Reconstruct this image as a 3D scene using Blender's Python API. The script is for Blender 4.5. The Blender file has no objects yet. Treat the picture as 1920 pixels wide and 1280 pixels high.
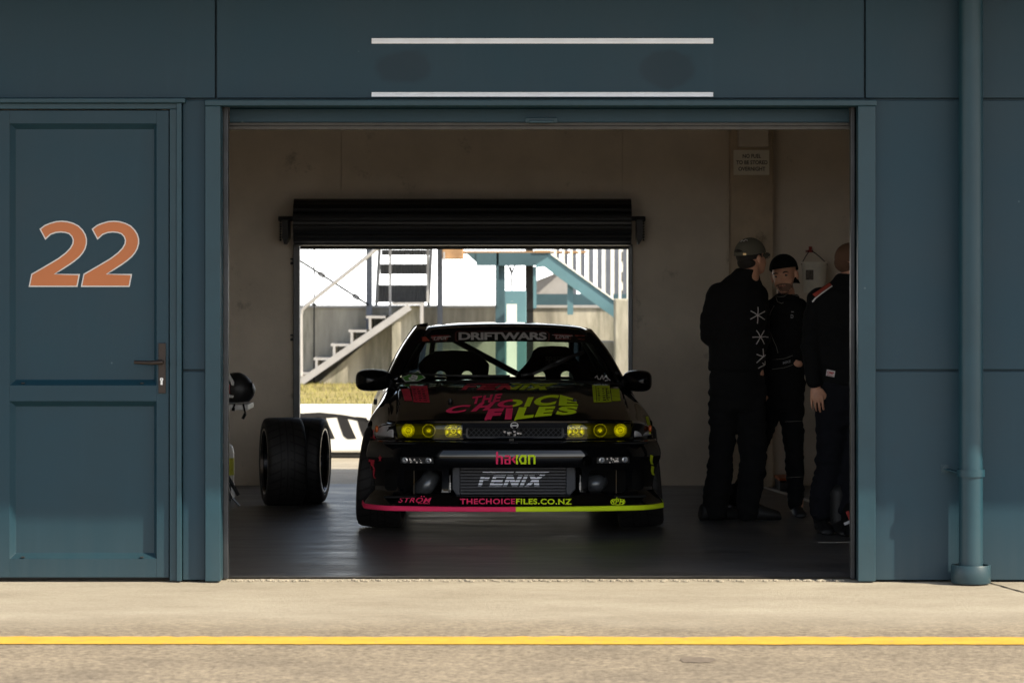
import bpy, bmesh, math, random
from mathutils import Vector, Matrix, noise
from mathutils.bvhtree import BVHTree
import numpy as np
random.seed(7)
R = math.radians
scn = bpy.context.scene
COL = scn.collection

# ------------------------------------------------------------ camera, sky, sun, exposure
CAM_Y, EYE, FPX, HOR = -16.3, 1.54, 6000.0, 521.0
cam = bpy.data.cameras.new('camera'); camo = bpy.data.objects.new('camera', cam); COL.objects.link(camo)
camo.location = (0, CAM_Y, EYE); camo.rotation_euler = (R(90), 0, 0)
cam.sensor_width = 36; cam.lens = 36 * FPX / 1920; cam.shift_y = -(640 - HOR) / 1920
cam.clip_start = 0.5; cam.clip_end = 2000
cam.dof.use_dof = True; cam.dof.focus_distance = 18.6; cam.dof.aperture_fstop = 5.6
scn.camera = camo

w = bpy.data.worlds.new('World'); scn.world = w; w.use_nodes = True
nt = w.node_tree; bg = nt.nodes['Background']
sky = nt.nodes.new('ShaderNodeTexSky'); sky.sky_type = 'NISHITA'; sky.sun_disc = False
SUN_EL, SUN_AZ = 38.0, 116.0
sky.sun_elevation = R(SUN_EL); sky.sun_rotation = R(SUN_AZ); sky.air_density = 1.0; sky.dust_density = 2.5; sky.ozone_density = 1.0
# bright thin cloud low over the horizon, clearer towards the zenith
tcw = nt.nodes.new('ShaderNodeTexCoord'); sxw = nt.nodes.new('ShaderNodeSeparateXYZ'); nt.links.new(tcw.outputs['Generated'], sxw.inputs[0])
nzw = nt.nodes.new('ShaderNodeTexNoise'); nzw.inputs['Scale'].default_value = 2.6; nzw.inputs['Detail'].default_value = 9; nt.links.new(tcw.outputs['Generated'], nzw.inputs['Vector'])
ma = nt.nodes.new('ShaderNodeMath'); ma.operation = 'MULTIPLY_ADD'; ma.inputs[1].default_value = -.55; nt.links.new(nzw.outputs['Fac'], ma.inputs[0]); nt.links.new(sxw.outputs[2], ma.inputs[2])
mrw = nt.nodes.new('ShaderNodeMapRange'); mrw.inputs['From Min'].default_value = -.24; mrw.inputs['From Max'].default_value = -.02; mrw.inputs['To Min'].default_value = .95; mrw.inputs['To Max'].default_value = .06
nt.links.new(ma.outputs[0], mrw.inputs[0])
mxw = nt.nodes.new('ShaderNodeMixRGB'); mxw.inputs[2].default_value = (18, 18, 17.8, 1); nt.links.new(mrw.outputs[0], mxw.inputs[0]); nt.links.new(sky.outputs[0], mxw.inputs[1])
nt.links.new(mxw.outputs[0], bg.inputs[0]); bg.inputs[1].default_value = 0.12
S = Vector((math.cos(R(SUN_EL)) * math.sin(R(SUN_AZ)), math.cos(R(SUN_EL)) * math.cos(R(SUN_AZ)), math.sin(R(SUN_EL))))
sl = bpy.data.lights.new('sun', 'SUN'); sl.energy = 5.0; sl.angle = R(0.5); sl.color = (1.0, .89, .70)
so = bpy.data.objects.new('sun', sl); COL.objects.link(so); so.rotation_euler = S.to_track_quat('Z', 'Y').to_euler()
scn.view_settings.view_transform = 'Standard'; scn.view_settings.look = 'None'
scn.view_settings.gamma = 1; scn.view_settings.exposure = 0.8
scn.cycles.use_denoising = True
scn.cycles.max_bounces = 10; scn.cycles.diffuse_bounces = 5; scn.cycles.transparent_max_bounces = 16
scn.cycles.sample_clamp_indirect = 6

def X(px, y): return (px - 960) * (y - CAM_Y) / FPX
def Z(py, y): return EYE - (py - HOR) * (y - CAM_Y) / FPX
def W(px, py, y): return Vector((X(px, y), y, Z(py, y)))

# ------------------------------------------------------------ materials
def mat(name, col, rough=.5, metal=0, var=.0, vscale=3.0, bump=0.0, bscale=40.0, coat=0.0, spec=.5, stretch=None, rvar=0, stain=None, emit=None):
    m = bpy.data.materials.new(name); m.use_nodes = True
    n = m.node_tree.nodes; L = m.node_tree.links; p = n['Principled BSDF']
    p.inputs['Base Color'].default_value = (*col, 1); p.inputs['Roughness'].default_value = rough
    p.inputs['Metallic'].default_value = metal; p.inputs['Specular IOR Level'].default_value = spec
    p.inputs['Coat Weight'].default_value = coat; p.inputs['Coat Roughness'].default_value = .03
    tc = n.new('ShaderNodeTexCoord'); vec = tc.outputs['Object']
    if stretch:
        mp = n.new('ShaderNodeMapping'); mp.inputs['Scale'].default_value = stretch; L.new(vec, mp.inputs[0]); vec = mp.outputs[0]
    if var:
        t = n.new('ShaderNodeTexNoise'); t.inputs['Scale'].default_value = vscale; t.inputs['Detail'].default_value = 8; t.inputs['Roughness'].default_value = .62
        L.new(vec, t.inputs['Vector'])
        r = n.new('ShaderNodeValToRGB'); r.color_ramp.elements[0].position = .32; r.color_ramp.elements[1].position = .68
        a = 1 - var; b = 1 + var
        r.color_ramp.elements[0].color = (col[0] * a, col[1] * a, col[2] * a, 1); r.color_ramp.elements[1].color = (min(1, col[0] * b), min(1, col[1] * b), min(1, col[2] * b), 1)
        L.new(t.outputs['Fac'], r.inputs[0]); out = r.outputs[0]
        if stain:
            t2 = n.new('ShaderNodeTexNoise'); t2.inputs['Scale'].default_value = stain[1]; t2.inputs['Detail'].default_value = 10; t2.inputs['Roughness'].default_value = .7
            L.new(vec, t2.inputs['Vector'])
            r2 = n.new('ShaderNodeValToRGB'); r2.color_ramp.elements[0].position = stain[2]; r2.color_ramp.elements[1].position = stain[3]
            L.new(t2.outputs['Fac'], r2.inputs[0])
            mx = n.new('ShaderNodeMixRGB'); mx.inputs[2].default_value = (*stain[0], 1); L.new(r2.outputs[0], mx.inputs[0]); L.new(out, mx.inputs[1]); out = mx.outputs[0]
        L.new(out, p.inputs['Base Color'])
        if rvar:
            mr = n.new('ShaderNodeMapRange'); mr.inputs['From Min'].default_value = .3; mr.inputs['From Max'].default_value = .7
            mr.inputs['To Min'].default_value = rough - rvar; mr.inputs['To Max'].default_value = rough + rvar
            L.new(t.outputs['Fac'], mr.inputs[0]); L.new(mr.outputs[0], p.inputs['Roughness'])
    if bump:
        t = n.new('ShaderNodeTexNoise'); t.inputs['Scale'].default_value = bscale; t.inputs['Detail'].default_value = 6
        L.new(vec, t.inputs['Vector'])
        b = n.new('ShaderNodeBump'); b.inputs['Strength'].default_value = bump; b.inputs['Distance'].default_value = .01
        L.new(t.outputs['Fac'], b.inputs['Height']); L.new(b.outputs[0], p.inputs['Normal'])
    if emit: p.inputs['Emission Color'].default_value = (*emit, 1); p.inputs['Emission Strength'].default_value = 1
    return m

def glass(name, tint, gloss=.06, rough=0.0, mixmin=.05):
    m = bpy.data.materials.new(name); m.use_nodes = True
    n = m.node_tree.nodes; L = m.node_tree.links; n.clear()
    o = n.new('ShaderNodeOutputMaterial'); tr = n.new('ShaderNodeBsdfTransparent'); tr.inputs[0].default_value = (*tint, 1)
    g = n.new('ShaderNodeBsdfGlossy'); g.inputs['Roughness'].default_value = rough; g.inputs[0].default_value = (1, 1, 1, 1)
    f = n.new('ShaderNodeFresnel'); f.inputs[0].default_value = 1.5; mx = n.new('ShaderNodeMixShader')
    L.new(f.outputs[0], mx.inputs[0]); L.new(tr.outputs[0], mx.inputs[1]); L.new(g.outputs[0], mx.inputs[2]); L.new(mx.outputs[0], o.inputs[0])
    return m

PAINT = (.0058, .0300, .0475)
M = {}
M['paint'] = mat('blue_paint', PAINT, .5, spec=.3, var=.09, vscale=1.3, bump=.05, bscale=9, rvar=.06, stain=((.006, .023, .038), .9, .60, .74))
M['paint2'] = mat('blue_door_paint', (.0054, .029, .0445), .45, spec=.3, var=.07, vscale=2.2, bump=.035, bscale=14, rvar=.06)
M['trim'] = mat('blue_trim_paint', (.0085, .037, .053), .42, spec=.35, var=.10, vscale=4, bump=.06, bscale=25)
M['patch'] = mat('dark_touched_up_paint', (.004, .022, .037), .55, spec=.3, var=.06, vscale=6)
M['white_trim'] = mat('white_strip', (.70, .74, .80), .5, var=.05, vscale=8)
M['rail'] = mat('worn_rail_metal', (.040, .036, .030), .6, metal=.1, var=.2, vscale=14)
M['galv'] = mat('galvanised_guide', (.11, .115, .12), .45, metal=.6, var=.12, vscale=12)
M['guide'] = mat('dark_guide_steel', (.035,.038,.042), .45, metal=.4, var=.3, vscale=6)
M['inner'] = mat('cream_block_wall', (.72, .64, .54), .9, var=.10, vscale=2.2, bump=.12, bscale=60, stain=((.36, .315, .26), 3.4, .61, .72))
M['inner2'] = mat('raw_concrete_pillar', (.56, .46, .34), .9, var=.2, vscale=3.0, bump=.2, bscale=45, stain=((.13, .10, .075), 4, .6, .72))
M['ceil'] = mat('dim_ceiling', (.16, .14, .12), .9, var=.1)
M['dark'] = mat('dark_rubber', (.01, .01, .01), .7)
M['blackmetal'] = mat('black_metal', (.012, .012, .013), .45, metal=.3, var=.2, vscale=20)
M['curtain'] = mat('black_roller_curtain', (.008, .009, .011), .42, var=.2, vscale=5)
M['bronze'] = mat('dark_bronze_handle', (.030, .022, .018), .4, metal=.6)
M['steel'] = mat('steel', (.55, .55, .55), .3, metal=1)
M['orange'] = mat('orange_number_vinyl', (.40, .118, .027), .45, var=.04, vscale=3)
M['white'] = mat('white_vinyl', (.55, .54, .52), .45)
M['carpaint'] = mat('gloss_black_car_paint', (.0028, .0028, .0032), .035, var=.3, vscale=2, bump=.002, bscale=2)
M['hood'] = mat('gloss_black_bonnet', (.0026, .0026, .003), .07, spec=.20, bump=.003, bscale=2)
M['mirror'] = mat('dark_mirror_shell', (.003,.003,.003), .22, spec=.22)
M['satin'] = mat('satin_black_plastic', (.010, .010, .011), .5, bump=.05, bscale=200)
M['carbon'] = mat('matte_black_trim', (.003, .003, .003), .7, spec=.2)
M['pink'] = mat('pink_vinyl', (.95, .045, .15), .6, spec=.12, var=.05, vscale=5)
M['lime'] = mat('lime_vinyl', (.74, .95, .02), .6, spec=.12, var=.05, vscale=5)
M['dpink'] = mat('dull_red_vinyl', (.60, .04, .07), .6, spec=.12, var=.2, vscale=20)
M['dlime'] = mat('dull_lime_vinyl', (.50, .60, .02), .6, spec=.12, var=.2, vscale=20)
M['redv'] = mat('orange_red_vinyl', (.45, .06, .03), .4)
M['greenv'] = mat('green_sticker', (.06, .22, .03), .4)
M['grey_let'] = mat('pale_grey_lettering', (.62, .60, .60), .5)
M['darkgrey_let'] = mat('grey_embroidery', (.42, .40, .40), .7)
M['silver_let'] = mat('silver_stencil_paint', (.88, .90, .98), .45)
M['core'] = mat('intercooler_black', (.022, .023, .028), .42, metal=.4, bump=.1, bscale=300)
M['tank'] = mat('intercooler_tank', (.045, .048, .055), .55, metal=.5, var=.1)
M['pipe'] = mat('grey_silicone_pipe', (.09, .095, .10), .28, metal=.5, var=.15, vscale=18)
M['chrome'] = mat('reflector_chrome', (.95, .95, .90), .20, metal=1)
M['lampback'] = mat('lamp_housing', (.34, .34, .27), .5, metal=.2)
M['cornerl'] = mat('clear_corner_lens', (.40, .40, .41), .12, coat=1, var=.15, vscale=30)
M['amber'] = mat('amber_bulb', (.40, .08, .01), .25, coat=.5)
M['yglass'] = glass('yellow_lamp_cover', (.64, .60, .045))
M['ws'] = glass('windscreen_glass', (.74, .86, .78))
M['sg'] = glass('side_glass', (.45, .50, .48))
M['rubber'] = mat('seat_fabric', (.008, .008, .009), .9, bump=.2, bscale=180)
M['skin'] = mat('skin', (.52, .27, .175), .55, var=.10, vscale=30, bump=.05, bscale=120)
M['hair'] = mat('dark_hair', (.012, .009, .007), .7, bump=.5, bscale=220)
M['ginger'] = mat('short_ginger_hair', (.10, .050, .028), .8, bump=.5, bscale=240)
M['cloth'] = mat('black_cloth', (.0065, .0065, .007), .95, bump=.25, bscale=90, spec=.2)
M['cloth2'] = mat('black_race_suit', (.0055, .006, .0065), .9, bump=.25, bscale=70, spec=.15)
M['navy'] = mat('navy_trousers', (.0055, .006, .009), .9, bump=.25, bscale=70, spec=.2)
M['olive'] = mat('olive_grey_cap', (.105, .098, .075), .95, bump=.3, bscale=150)
M['shoe'] = mat('black_shoe', (.008, .008, .008), .6, bump=.2, bscale=60)
M['plastic_w'] = mat('milky_white_plastic', (.82, .78, .68), .4, var=.12, vscale=12)
M['label_d'] = mat('brown_bucket_label', (.14, .12, .10), .7, var=.4, vscale=60)
M['label_y'] = mat('yellow_jug_label', (.55, .52, .05), .6, var=.2, vscale=40)
M['redp'] = mat('red_plastic', (.33, .02, .015), .4)
M['wood_w'] = mat('white_shelf_board', (.55, .54, .52), .5, var=.1, vscale=10)
M['concrete'] = mat('streaked_concrete', (.34, .32, .27), .9, var=.42, vscale=1.6, stretch=(2.2, 2.2, .35), bump=.2, bscale=30, stain=((.13, .135, .10), 1.4, .50, .68))
M['pale_metal'] = mat('pale_painted_steel', (.36, .355, .36), .5, var=.1, vscale=6)
M['grey_metal'] = mat('blue_grey_steel', (.12, .135, .17), .5, var=.12, vscale=5)
M['tread_grey'] = mat('dark_grating_tread', (.10, .10, .10), .7, var=.15, vscale=20, bump=.3, bscale=80)
M['teal'] = mat('teal_painted_steel', (.095, .195, .23), .45, var=.10, vscale=3)
M['teal_d'] = mat('dark_teal_steel', (.045, .095, .12), .5, var=.1, vscale=3)
M['wood'] = mat('weathered_orange_board', (.34, .20, .10), .7, var=.3, vscale=7)
M['barrier'] = mat('white_barrier_paint', (.82, .82, .78), .4, var=.03, vscale=3)
M['bblack'] = mat('black_barrier_print', (.018, .018, .02), .45)
M['far_white'] = mat('white_building_render', (.75, .74, .70), .7, var=.06, vscale=1)
M['box_o'] = mat('orange_plastic', (.42, .09, .02), .5)

def wear(m):
    n = m.node_tree.nodes; L = m.node_tree.links; p = n['Principled BSDF']; src = p.inputs['Base Color'].links[0].from_socket
    g = n.new('ShaderNodeNewGeometry'); s = n.new('ShaderNodeSeparateXYZ'); L.new(g.outputs['Position'], s.inputs[0])
    v = n.new('ShaderNodeTexVoronoi'); v.inputs['Scale'].default_value = 5.5; v.inputs['Randomness'].default_value = 1; L.new(g.outputs['Position'], v.inputs['Vector'])
    a = n.new('ShaderNodeMath'); a.operation = 'LESS_THAN'; a.inputs[1].default_value = .028; L.new(v.outputs['Distance'], a.inputs[0])
    t = n.new('ShaderNodeTexNoise'); t.inputs['Scale'].default_value = 3; L.new(g.outputs['Position'], t.inputs['Vector'])
    b = n.new('ShaderNodeMath'); b.operation = 'GREATER_THAN'; b.inputs[1].default_value = .52; L.new(t.outputs[0], b.inputs[0])
    c = n.new('ShaderNodeMath'); c.operation = 'MULTIPLY'; L.new(a.outputs[0], c.inputs[0]); L.new(b.outputs[0], c.inputs[1])
    mx = n.new('ShaderNodeMixRGB'); mx.inputs[2].default_value = (.05, .085, .10, 1); L.new(c.outputs[0], mx.inputs[0]); L.new(src, mx.inputs[1])
    # splashed dust creeping up from the apron and vertical runs
    mp = n.new('ShaderNodeMapping'); mp.inputs['Scale'].default_value = (14, 14, .9); L.new(g.outputs['Position'], mp.inputs[0])
    t2 = n.new('ShaderNodeTexNoise'); t2.inputs['Scale'].default_value = 1; t2.inputs['Detail'].default_value = 8; t2.inputs['Roughness'].default_value = .7; L.new(mp.outputs[0], t2.inputs['Vector'])
    h = n.new('ShaderNodeMapRange'); h.inputs['From Min'].default_value = .0; h.inputs['From Max'].default_value = .38; h.inputs['To Min'].default_value = .32; h.inputs['To Max'].default_value = 0; L.new(s.outputs[2], h.inputs[0])
    k = n.new('ShaderNodeMath'); k.operation = 'MULTIPLY'; L.new(t2.outputs[0], k.inputs[0]); L.new(h.outputs[0], k.inputs[1])
    m2 = n.new('ShaderNodeMixRGB'); m2.inputs[2].default_value = (.085, .095, .09, 1); L.new(k.outputs[0], m2.inputs[0]); L.new(mx.outputs[0], m2.inputs[1])
    r = n.new('ShaderNodeMapRange'); r.inputs['From Min'].default_value = .56; r.inputs['From Max'].default_value = .80; r.inputs['To Max'].default_value = .5; L.new(t2.outputs[0], r.inputs[0])
    m3 = n.new('ShaderNodeMixRGB'); m3.inputs[2].default_value = (.012, .040, .062, 1); L.new(r.outputs[0], m3.inputs[0]); L.new(m2.outputs[0], m3.inputs[1])
    L.new(m3.outputs[0], p.inputs['Base Color'])
for k_ in ('paint', 'paint2', 'trim'): wear(M[k_])
def touch_up(m):      # two soft-edged patches of darker paint between the white rails
    n = m.node_tree.nodes; L = m.node_tree.links; p = n['Principled BSDF']; src = p.inputs['Base Color'].links[0].from_socket
    g = n.new('ShaderNodeNewGeometry'); t = n.new('ShaderNodeTexNoise'); t.inputs['Scale'].default_value = 6; t.inputs['Detail'].default_value = 5; L.new(g.outputs['Position'], t.inputs['Vector'])
    for (px, py, hw, hh) in ((755, 127, 58, 36), (1254, 130, 62, 40)):
        s = n.new('ShaderNodeVectorMath'); s.operation = 'SUBTRACT'; s.inputs[1].default_value = (X(px, 0), 0, Z(py, 0)); L.new(g.outputs['Position'], s.inputs[0])
        q = n.new('ShaderNodeVectorMath'); q.operation = 'MULTIPLY'; q.inputs[1].default_value = (1/(hw/368.1), 0, 1/(hh/368.1)); L.new(s.outputs[0], q.inputs[0])
        l = n.new('ShaderNodeVectorMath'); l.operation = 'LENGTH'; L.new(q.outputs[0], l.inputs[0])
        a = n.new('ShaderNodeMath'); a.operation = 'MULTIPLY_ADD'; a.inputs[1].default_value = .9; L.new(t.outputs[0], a.inputs[0]); L.new(l.outputs['Value'], a.inputs[2])
        r = n.new('ShaderNodeMapRange'); r.interpolation_type = 'SMOOTHSTEP'; r.inputs['From Min'].default_value = 1.16; r.inputs['From Max'].default_value = 1.46; r.inputs['To Min'].default_value = .85; r.inputs['To Max'].default_value = 0; L.new(a.outputs[0], r.inputs[0])
        mx = n.new('ShaderNodeMixRGB'); mx.inputs[2].default_value = (.003, .0185, .031, 1); L.new(r.outputs[0], mx.inputs[0]); L.new(src, mx.inputs[1]); src = mx.outputs[0]
    L.new(src, p.inputs['Base Color'])
touch_up(M['paint'])

def ground_mat():
    m = bpy.data.materials.new('worn_concrete_and_asphalt'); m.use_nodes = True
    n = m.node_tree.nodes; L = m.node_tree.links; p = n['Principled BSDF']; p.inputs['Roughness'].default_value = .88
    tc = n.new('ShaderNodeTexCoord'); sx = n.new('ShaderNodeSeparateXYZ'); L.new(tc.outputs['Object'], sx.inputs[0])
    def noise_(s, d=8, r=.6, st=None):
        t = n.new('ShaderNodeTexNoise'); t.inputs['Scale'].default_value = s; t.inputs['Detail'].default_value = d; t.inputs['Roughness'].default_value = r
        if st:
            mp = n.new('ShaderNodeMapping'); mp.inputs['Scale'].default_value = st; L.new(tc.outputs['Object'], mp.inputs[0]); L.new(mp.outputs[0], t.inputs[0])
        else: L.new(tc.outputs['Object'], t.inputs[0])
        return t.outputs['Fac']
    def ramp(f, p0, c0, p1, c1):
        r = n.new('ShaderNodeValToRGB'); e = r.color_ramp.elements
        e[0].position = p0; e[0].color = (*c0, 1); e[1].position = p1; e[1].color = (*c1, 1); L.new(f, r.inputs[0]); return r.outputs[0]
    conc = ramp(noise_(1.6, 10, .65, (.6, 1.2, 1)), .3, (.275, .24, .185), .7, (.40, .362, .290))
    asph = ramp(noise_(34, 8, .80), .34, (.085, .068, .050), .66, (.385, .325, .240))
    asph2 = ramp(noise_(1.7, 10, .72), .34, (.70, .69, .68), .62, (1.04, 1.03, 1.0))
    mm = n.new('ShaderNodeMixRGB'); mm.blend_type = 'MULTIPLY'; mm.inputs[0].default_value = 1; L.new(asph, mm.inputs[1]); L.new(asph2, mm.inputs[2])
    speck = ramp(noise_(48, 8, .85), .36, (.55, .53, .49), .54, (1, 1, 1))
    mc = n.new('ShaderNodeMixRGB'); mc.blend_type = 'MULTIPLY'; mc.inputs[0].default_value = .5; L.new(conc, mc.inputs[1]); L.new(speck, mc.inputs[2])
    # the slab fades into asphalt about two metres before the doors
    a = n.new('ShaderNodeMath'); a.operation = 'MULTIPLY_ADD'; a.inputs[1].default_value = 1.1; L.new(noise_(1.3, 8, .7), a.inputs[0]); L.new(sx.outputs[1], a.inputs[2])
    mr = n.new('ShaderNodeMapRange'); mr.inputs['From Min'].default_value = -1.75; mr.inputs['From Max'].default_value = -0.95
    L.new(a.outputs[0], mr.inputs[0])
    mx = n.new('ShaderNodeMixRGB'); L.new(mr.outputs[0], mx.inputs[0]); L.new(mm.outputs[0], mx.inputs[1]); L.new(mc.outputs[0], mx.inputs[2])
    L.new(mx.outputs[0], p.inputs['Base Color'])
    b = n.new('ShaderNodeBump'); b.inputs['Strength'].default_value = .5; b.inputs['Distance'].default_value = .012
    L.new(noise_(60, 6, .7), b.inputs['Height']); L.new(b.outputs[0], p.inputs['Normal'])
    return m
M['ground'] = ground_mat()

def floor_mat():
    m = bpy.data.materials.new('polished_dark_concrete_floor'); m.use_nodes = True
    n = m.node_tree.nodes; L = m.node_tree.links; p = n['Principled BSDF']
    tc = n.new('ShaderNodeTexCoord')
    mp = n.new('ShaderNodeMapping'); mp.inputs['Scale'].default_value = (.7, 2.2, 1); L.new(tc.outputs['Object'], mp.inputs[0])
    t = n.new('ShaderNodeTexNoise'); t.inputs['Scale'].default_value = 2.0; t.inputs['Detail'].default_value = 12; t.inputs['Roughness'].default_value = .72; L.new(mp.outputs[0], t.inputs[0])
    r = n.new('ShaderNodeValToRGB'); e = r.color_ramp.elements; e[0].position = .33; e[0].color = (.055, .053, .052, 1); e[1].position = .68; e[1].color = (.14, .134, .128, 1)
    L.new(t.outputs[0], r.inputs[0]); L.new(r.outputs[0], p.inputs['Base Color'])
    mr = n.new('ShaderNodeMapRange'); mr.inputs['From Min'].default_value = .3; mr.inputs['From Max'].default_value = .7; mr.inputs['To Min'].default_value = .26; mr.inputs['To Max'].default_value = .50
    L.new(t.outputs[0], mr.inputs[0]); L.new(mr.outputs[0], p.inputs['Roughness'])
    t2 = n.new('ShaderNodeTexNoise'); t2.inputs['Scale'].default_value = 9; t2.inputs['Detail'].default_value = 8; L.new(mp.outputs[0], t2.inputs[0])
    b = n.new('ShaderNodeBump'); b.inputs['Strength'].default_value = .22; b.inputs['Distance'].default_value = .01; L.new(t2.outputs[0], b.inputs['Height']); L.new(b.outputs[0], p.inputs['Normal'])
    return m
M['floor'] = floor_mat()

def line_mat(name, col, wear):
    m = mat(name, col, .7, var=.12, vscale=9, bump=.3, bscale=60, stain=((.26, .21, .16), 22, wear, wear + .06))
    return m
M['yellow'] = line_mat('yellow_road_paint', (.57, .335, .04), .60)
M['wline'] = line_mat('white_floor_paint', (.80, .78, .72), .58)
M['grass'] = mat('dry_green_grass', (.26, .215, .075), .9, var=.35, vscale=1.6, bump=.6, bscale=60)
M['blade'] = mat('grass_blade', (.25, .23, .07), .8, var=.3, vscale=5)

def tyre_mat():
    m = mat('tyre_rubber', (.0085, .0085, .009), .62); n = m.node_tree.nodes; L = m.node_tree.links; p = n['Principled BSDF']
    tc = n.new('ShaderNodeTexCoord'); s = n.new('ShaderNodeSeparateXYZ'); L.new(tc.outputs['Object'], s.inputs[0])
    def mth(op, a, b=None):
        q = n.new('ShaderNodeMath'); q.operation = op
        for i, v in enumerate((a, b)):
            if v is None: continue
            if isinstance(v, (int, float)): q.inputs[i].default_value = v
            else: L.new(v, q.inputs[i])
        return q.outputs[0]
    ang = mth('ARCTAN2', s.outputs[1], s.outputs[2]); ax = mth('ABSOLUTE', s.outputs[0])
    v = mth('FRACT', mth('ADD', mth('MULTIPLY', ang, 30 / 6.28318), mth('MULTIPLY', ax, 7.0)))
    g1 = mth('LESS_THAN', v, .20); g1 = mth('MULTIPLY', g1, mth('GREATER_THAN', ax, .018)); g1 = mth('MULTIPLY', g1, mth('LESS_THAN', ax, .125))
    g2 = mth('LESS_THAN', mth('ABSOLUTE', mth('SUBTRACT', ax, .045)), .005)
    g3 = mth('LESS_THAN', ax, .004)
    g = mth('MAXIMUM', mth('MAXIMUM', g1, g2), g3)
    b = n.new('ShaderNodeBump'); b.invert = True; b.inputs['Strength'].default_value = 1; b.inputs['Distance'].default_value = .006
    L.new(g, b.inputs['Height']); L.new(b.outputs[0], p.inputs['Normal'])
    mx = n.new('ShaderNodeMixRGB'); mx.inputs[1].default_value = (.017,.016,.016,1); mx.inputs[2].default_value = (.002,.002,.002,1); L.new(g, mx.inputs[0]); L.new(mx.outputs[0], p.inputs['Base Color'])
    return m
M['tyre'] = tyre_mat()
M['rim'] = mat('dark_rim', (.05, .05, .055), .25, metal=.9)
M['rimlip'] = mat('polished_rim_lip', (.20, .20, .21), .2, metal=1)

# ------------------------------------------------------------ mesh helpers
class MB:
    def __init__(s): s.v = []; s.f = []; s.m = []; s.cur = 0
    def add(s, vs, fs):
        b = len(s.v); s.v += [tuple(v) for v in vs]
        for f in fs: s.f.append(tuple(b + i for i in f)); s.m.append(s.cur)
    def box(s, x0, x1, y0, y1, z0, z1):
        x0, x1 = sorted((x0, x1)); y0, y1 = sorted((y0, y1)); z0, z1 = sorted((z0, z1))
        s.add([(x0,y0,z0),(x1,y0,z0),(x1,y1,z0),(x0,y1,z0),(x0,y0,z1),(x1,y0,z1),(x1,y1,z1),(x0,y1,z1)],
              [(0,3,2,1),(4,5,6,7),(0,1,5,4),(1,2,6,5),(2,3,7,6),(3,0,4,7)]); return s
    def bar(s, a, b, w, h, up=(0,0,1)):
        a, b = Vector(a), Vector(b); d = (b - a).normalized(); u = Vector(up)
        if abs(d.dot(u)) > .98: u = Vector((0, 1, 0))
        r = d.cross(u).normalized(); u = r.cross(d).normalized(); vs = []
        for p in (a, b):
            for (i, j) in ((-1,-1),(1,-1),(1,1),(-1,1)): vs.append(p + r * i * w / 2 + u * j * h / 2)
        s.add(vs, [(0,1,2,3),(7,6,5,4),(0,4,5,1),(1,5,6,2),(2,6,7,3),(3,7,4,0)]); return s
    def tube(s, pts, rad, n=12, caps=True, sq=None):
        pts = [Vector(p) for p in pts]; rads = rad if isinstance(rad, (list, tuple)) else [rad] * len(pts)
        vs = []; ref = None
        for i, p in enumerate(pts):
            t = (pts[min(i + 1, len(pts) - 1)] - pts[max(i - 1, 0)]).normalized()
            if ref is None: ref = t.cross(Vector((0, 0, 1)) if abs(t.z) < .9 else Vector((1, 0, 0))).normalized()
            ref = (ref - t * ref.dot(t)).normalized(); o = t.cross(ref)
            for k in range(n):
                a = 2 * math.pi * k / n; vs.append(p + (ref * math.cos(a) + o * math.sin(a)) * rads[i])
        fs = []
        for i in range(len(pts) - 1):
            for k in range(n): fs.append((i*n+k, i*n+(k+1)%n, (i+1)*n+(k+1)%n, (i+1)*n+k))
        if caps: fs.append(tuple(range(n))[::-1]); fs.append(tuple((len(pts)-1)*n + k for k in range(n)))
        s.add(vs, fs); return s
    def lathe(s, prof, c=(0,0,0), axis='x', n=40):   # prof: (along axis, radius)
        vs = []; c = Vector(c)
        for (a, r) in prof:
            for k in range(n):
                t = 2 * math.pi * k / n; q = (r * math.cos(t), r * math.sin(t))
                vs.append(c + Vector({'x': (a, q[0], q[1]), 'y': (q[0], a, q[1]), 'z': (q[0], q[1], a)}[axis]))
        fs = [(i*n+k, i*n+(k+1)%n, (i+1)*n+(k+1)%n, (i+1)*n+k) for i in range(len(prof)-1) for k in range(n)]
        s.add(vs, fs); return s
    def prism(s, poly, y0, y1):    # poly of (x, z)
        n = len(poly); s.add([(p[0], y0, p[1]) for p in poly] + [(p[0], y1, p[1]) for p in poly],
              [tuple(range(n)), tuple(range(n, 2*n))[::-1]] + [(i, (i+1)%n + 0, (i+1)%n + n, i + n)[::-1] for i in range(n)]); return s
    def grid(s, P, closeu=False):  # P rows of points
        r, c = len(P), len(P[0]); fs = []
        for i in range(r - 1):
            for j in range(c if closeu else c - 1): fs.append((i*c+j, i*c+(j+1)%c, (i+1)*c+(j+1)%c, (i+1)*c+j))
        s.add([q for row in P for q in row], fs); return s
    def ell(s, c, r, rot=None, n=14):
        c = Vector(c); P = []
        for i in range(n + 1):
            th = math.pi * (i + .001 if i == 0 else i - .001 if i == n else i) / n; row = []
            for k in range(2 * n):
                a = math.pi * k / n; q = Vector((r[0]*math.sin(th)*math.cos(a), r[1]*math.sin(th)*math.sin(a), r[2]*math.cos(th)))
                if rot is not None: q = rot @ q
                row.append(c + q)
            P.append(row)
        s.grid(P, True); return s

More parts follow.
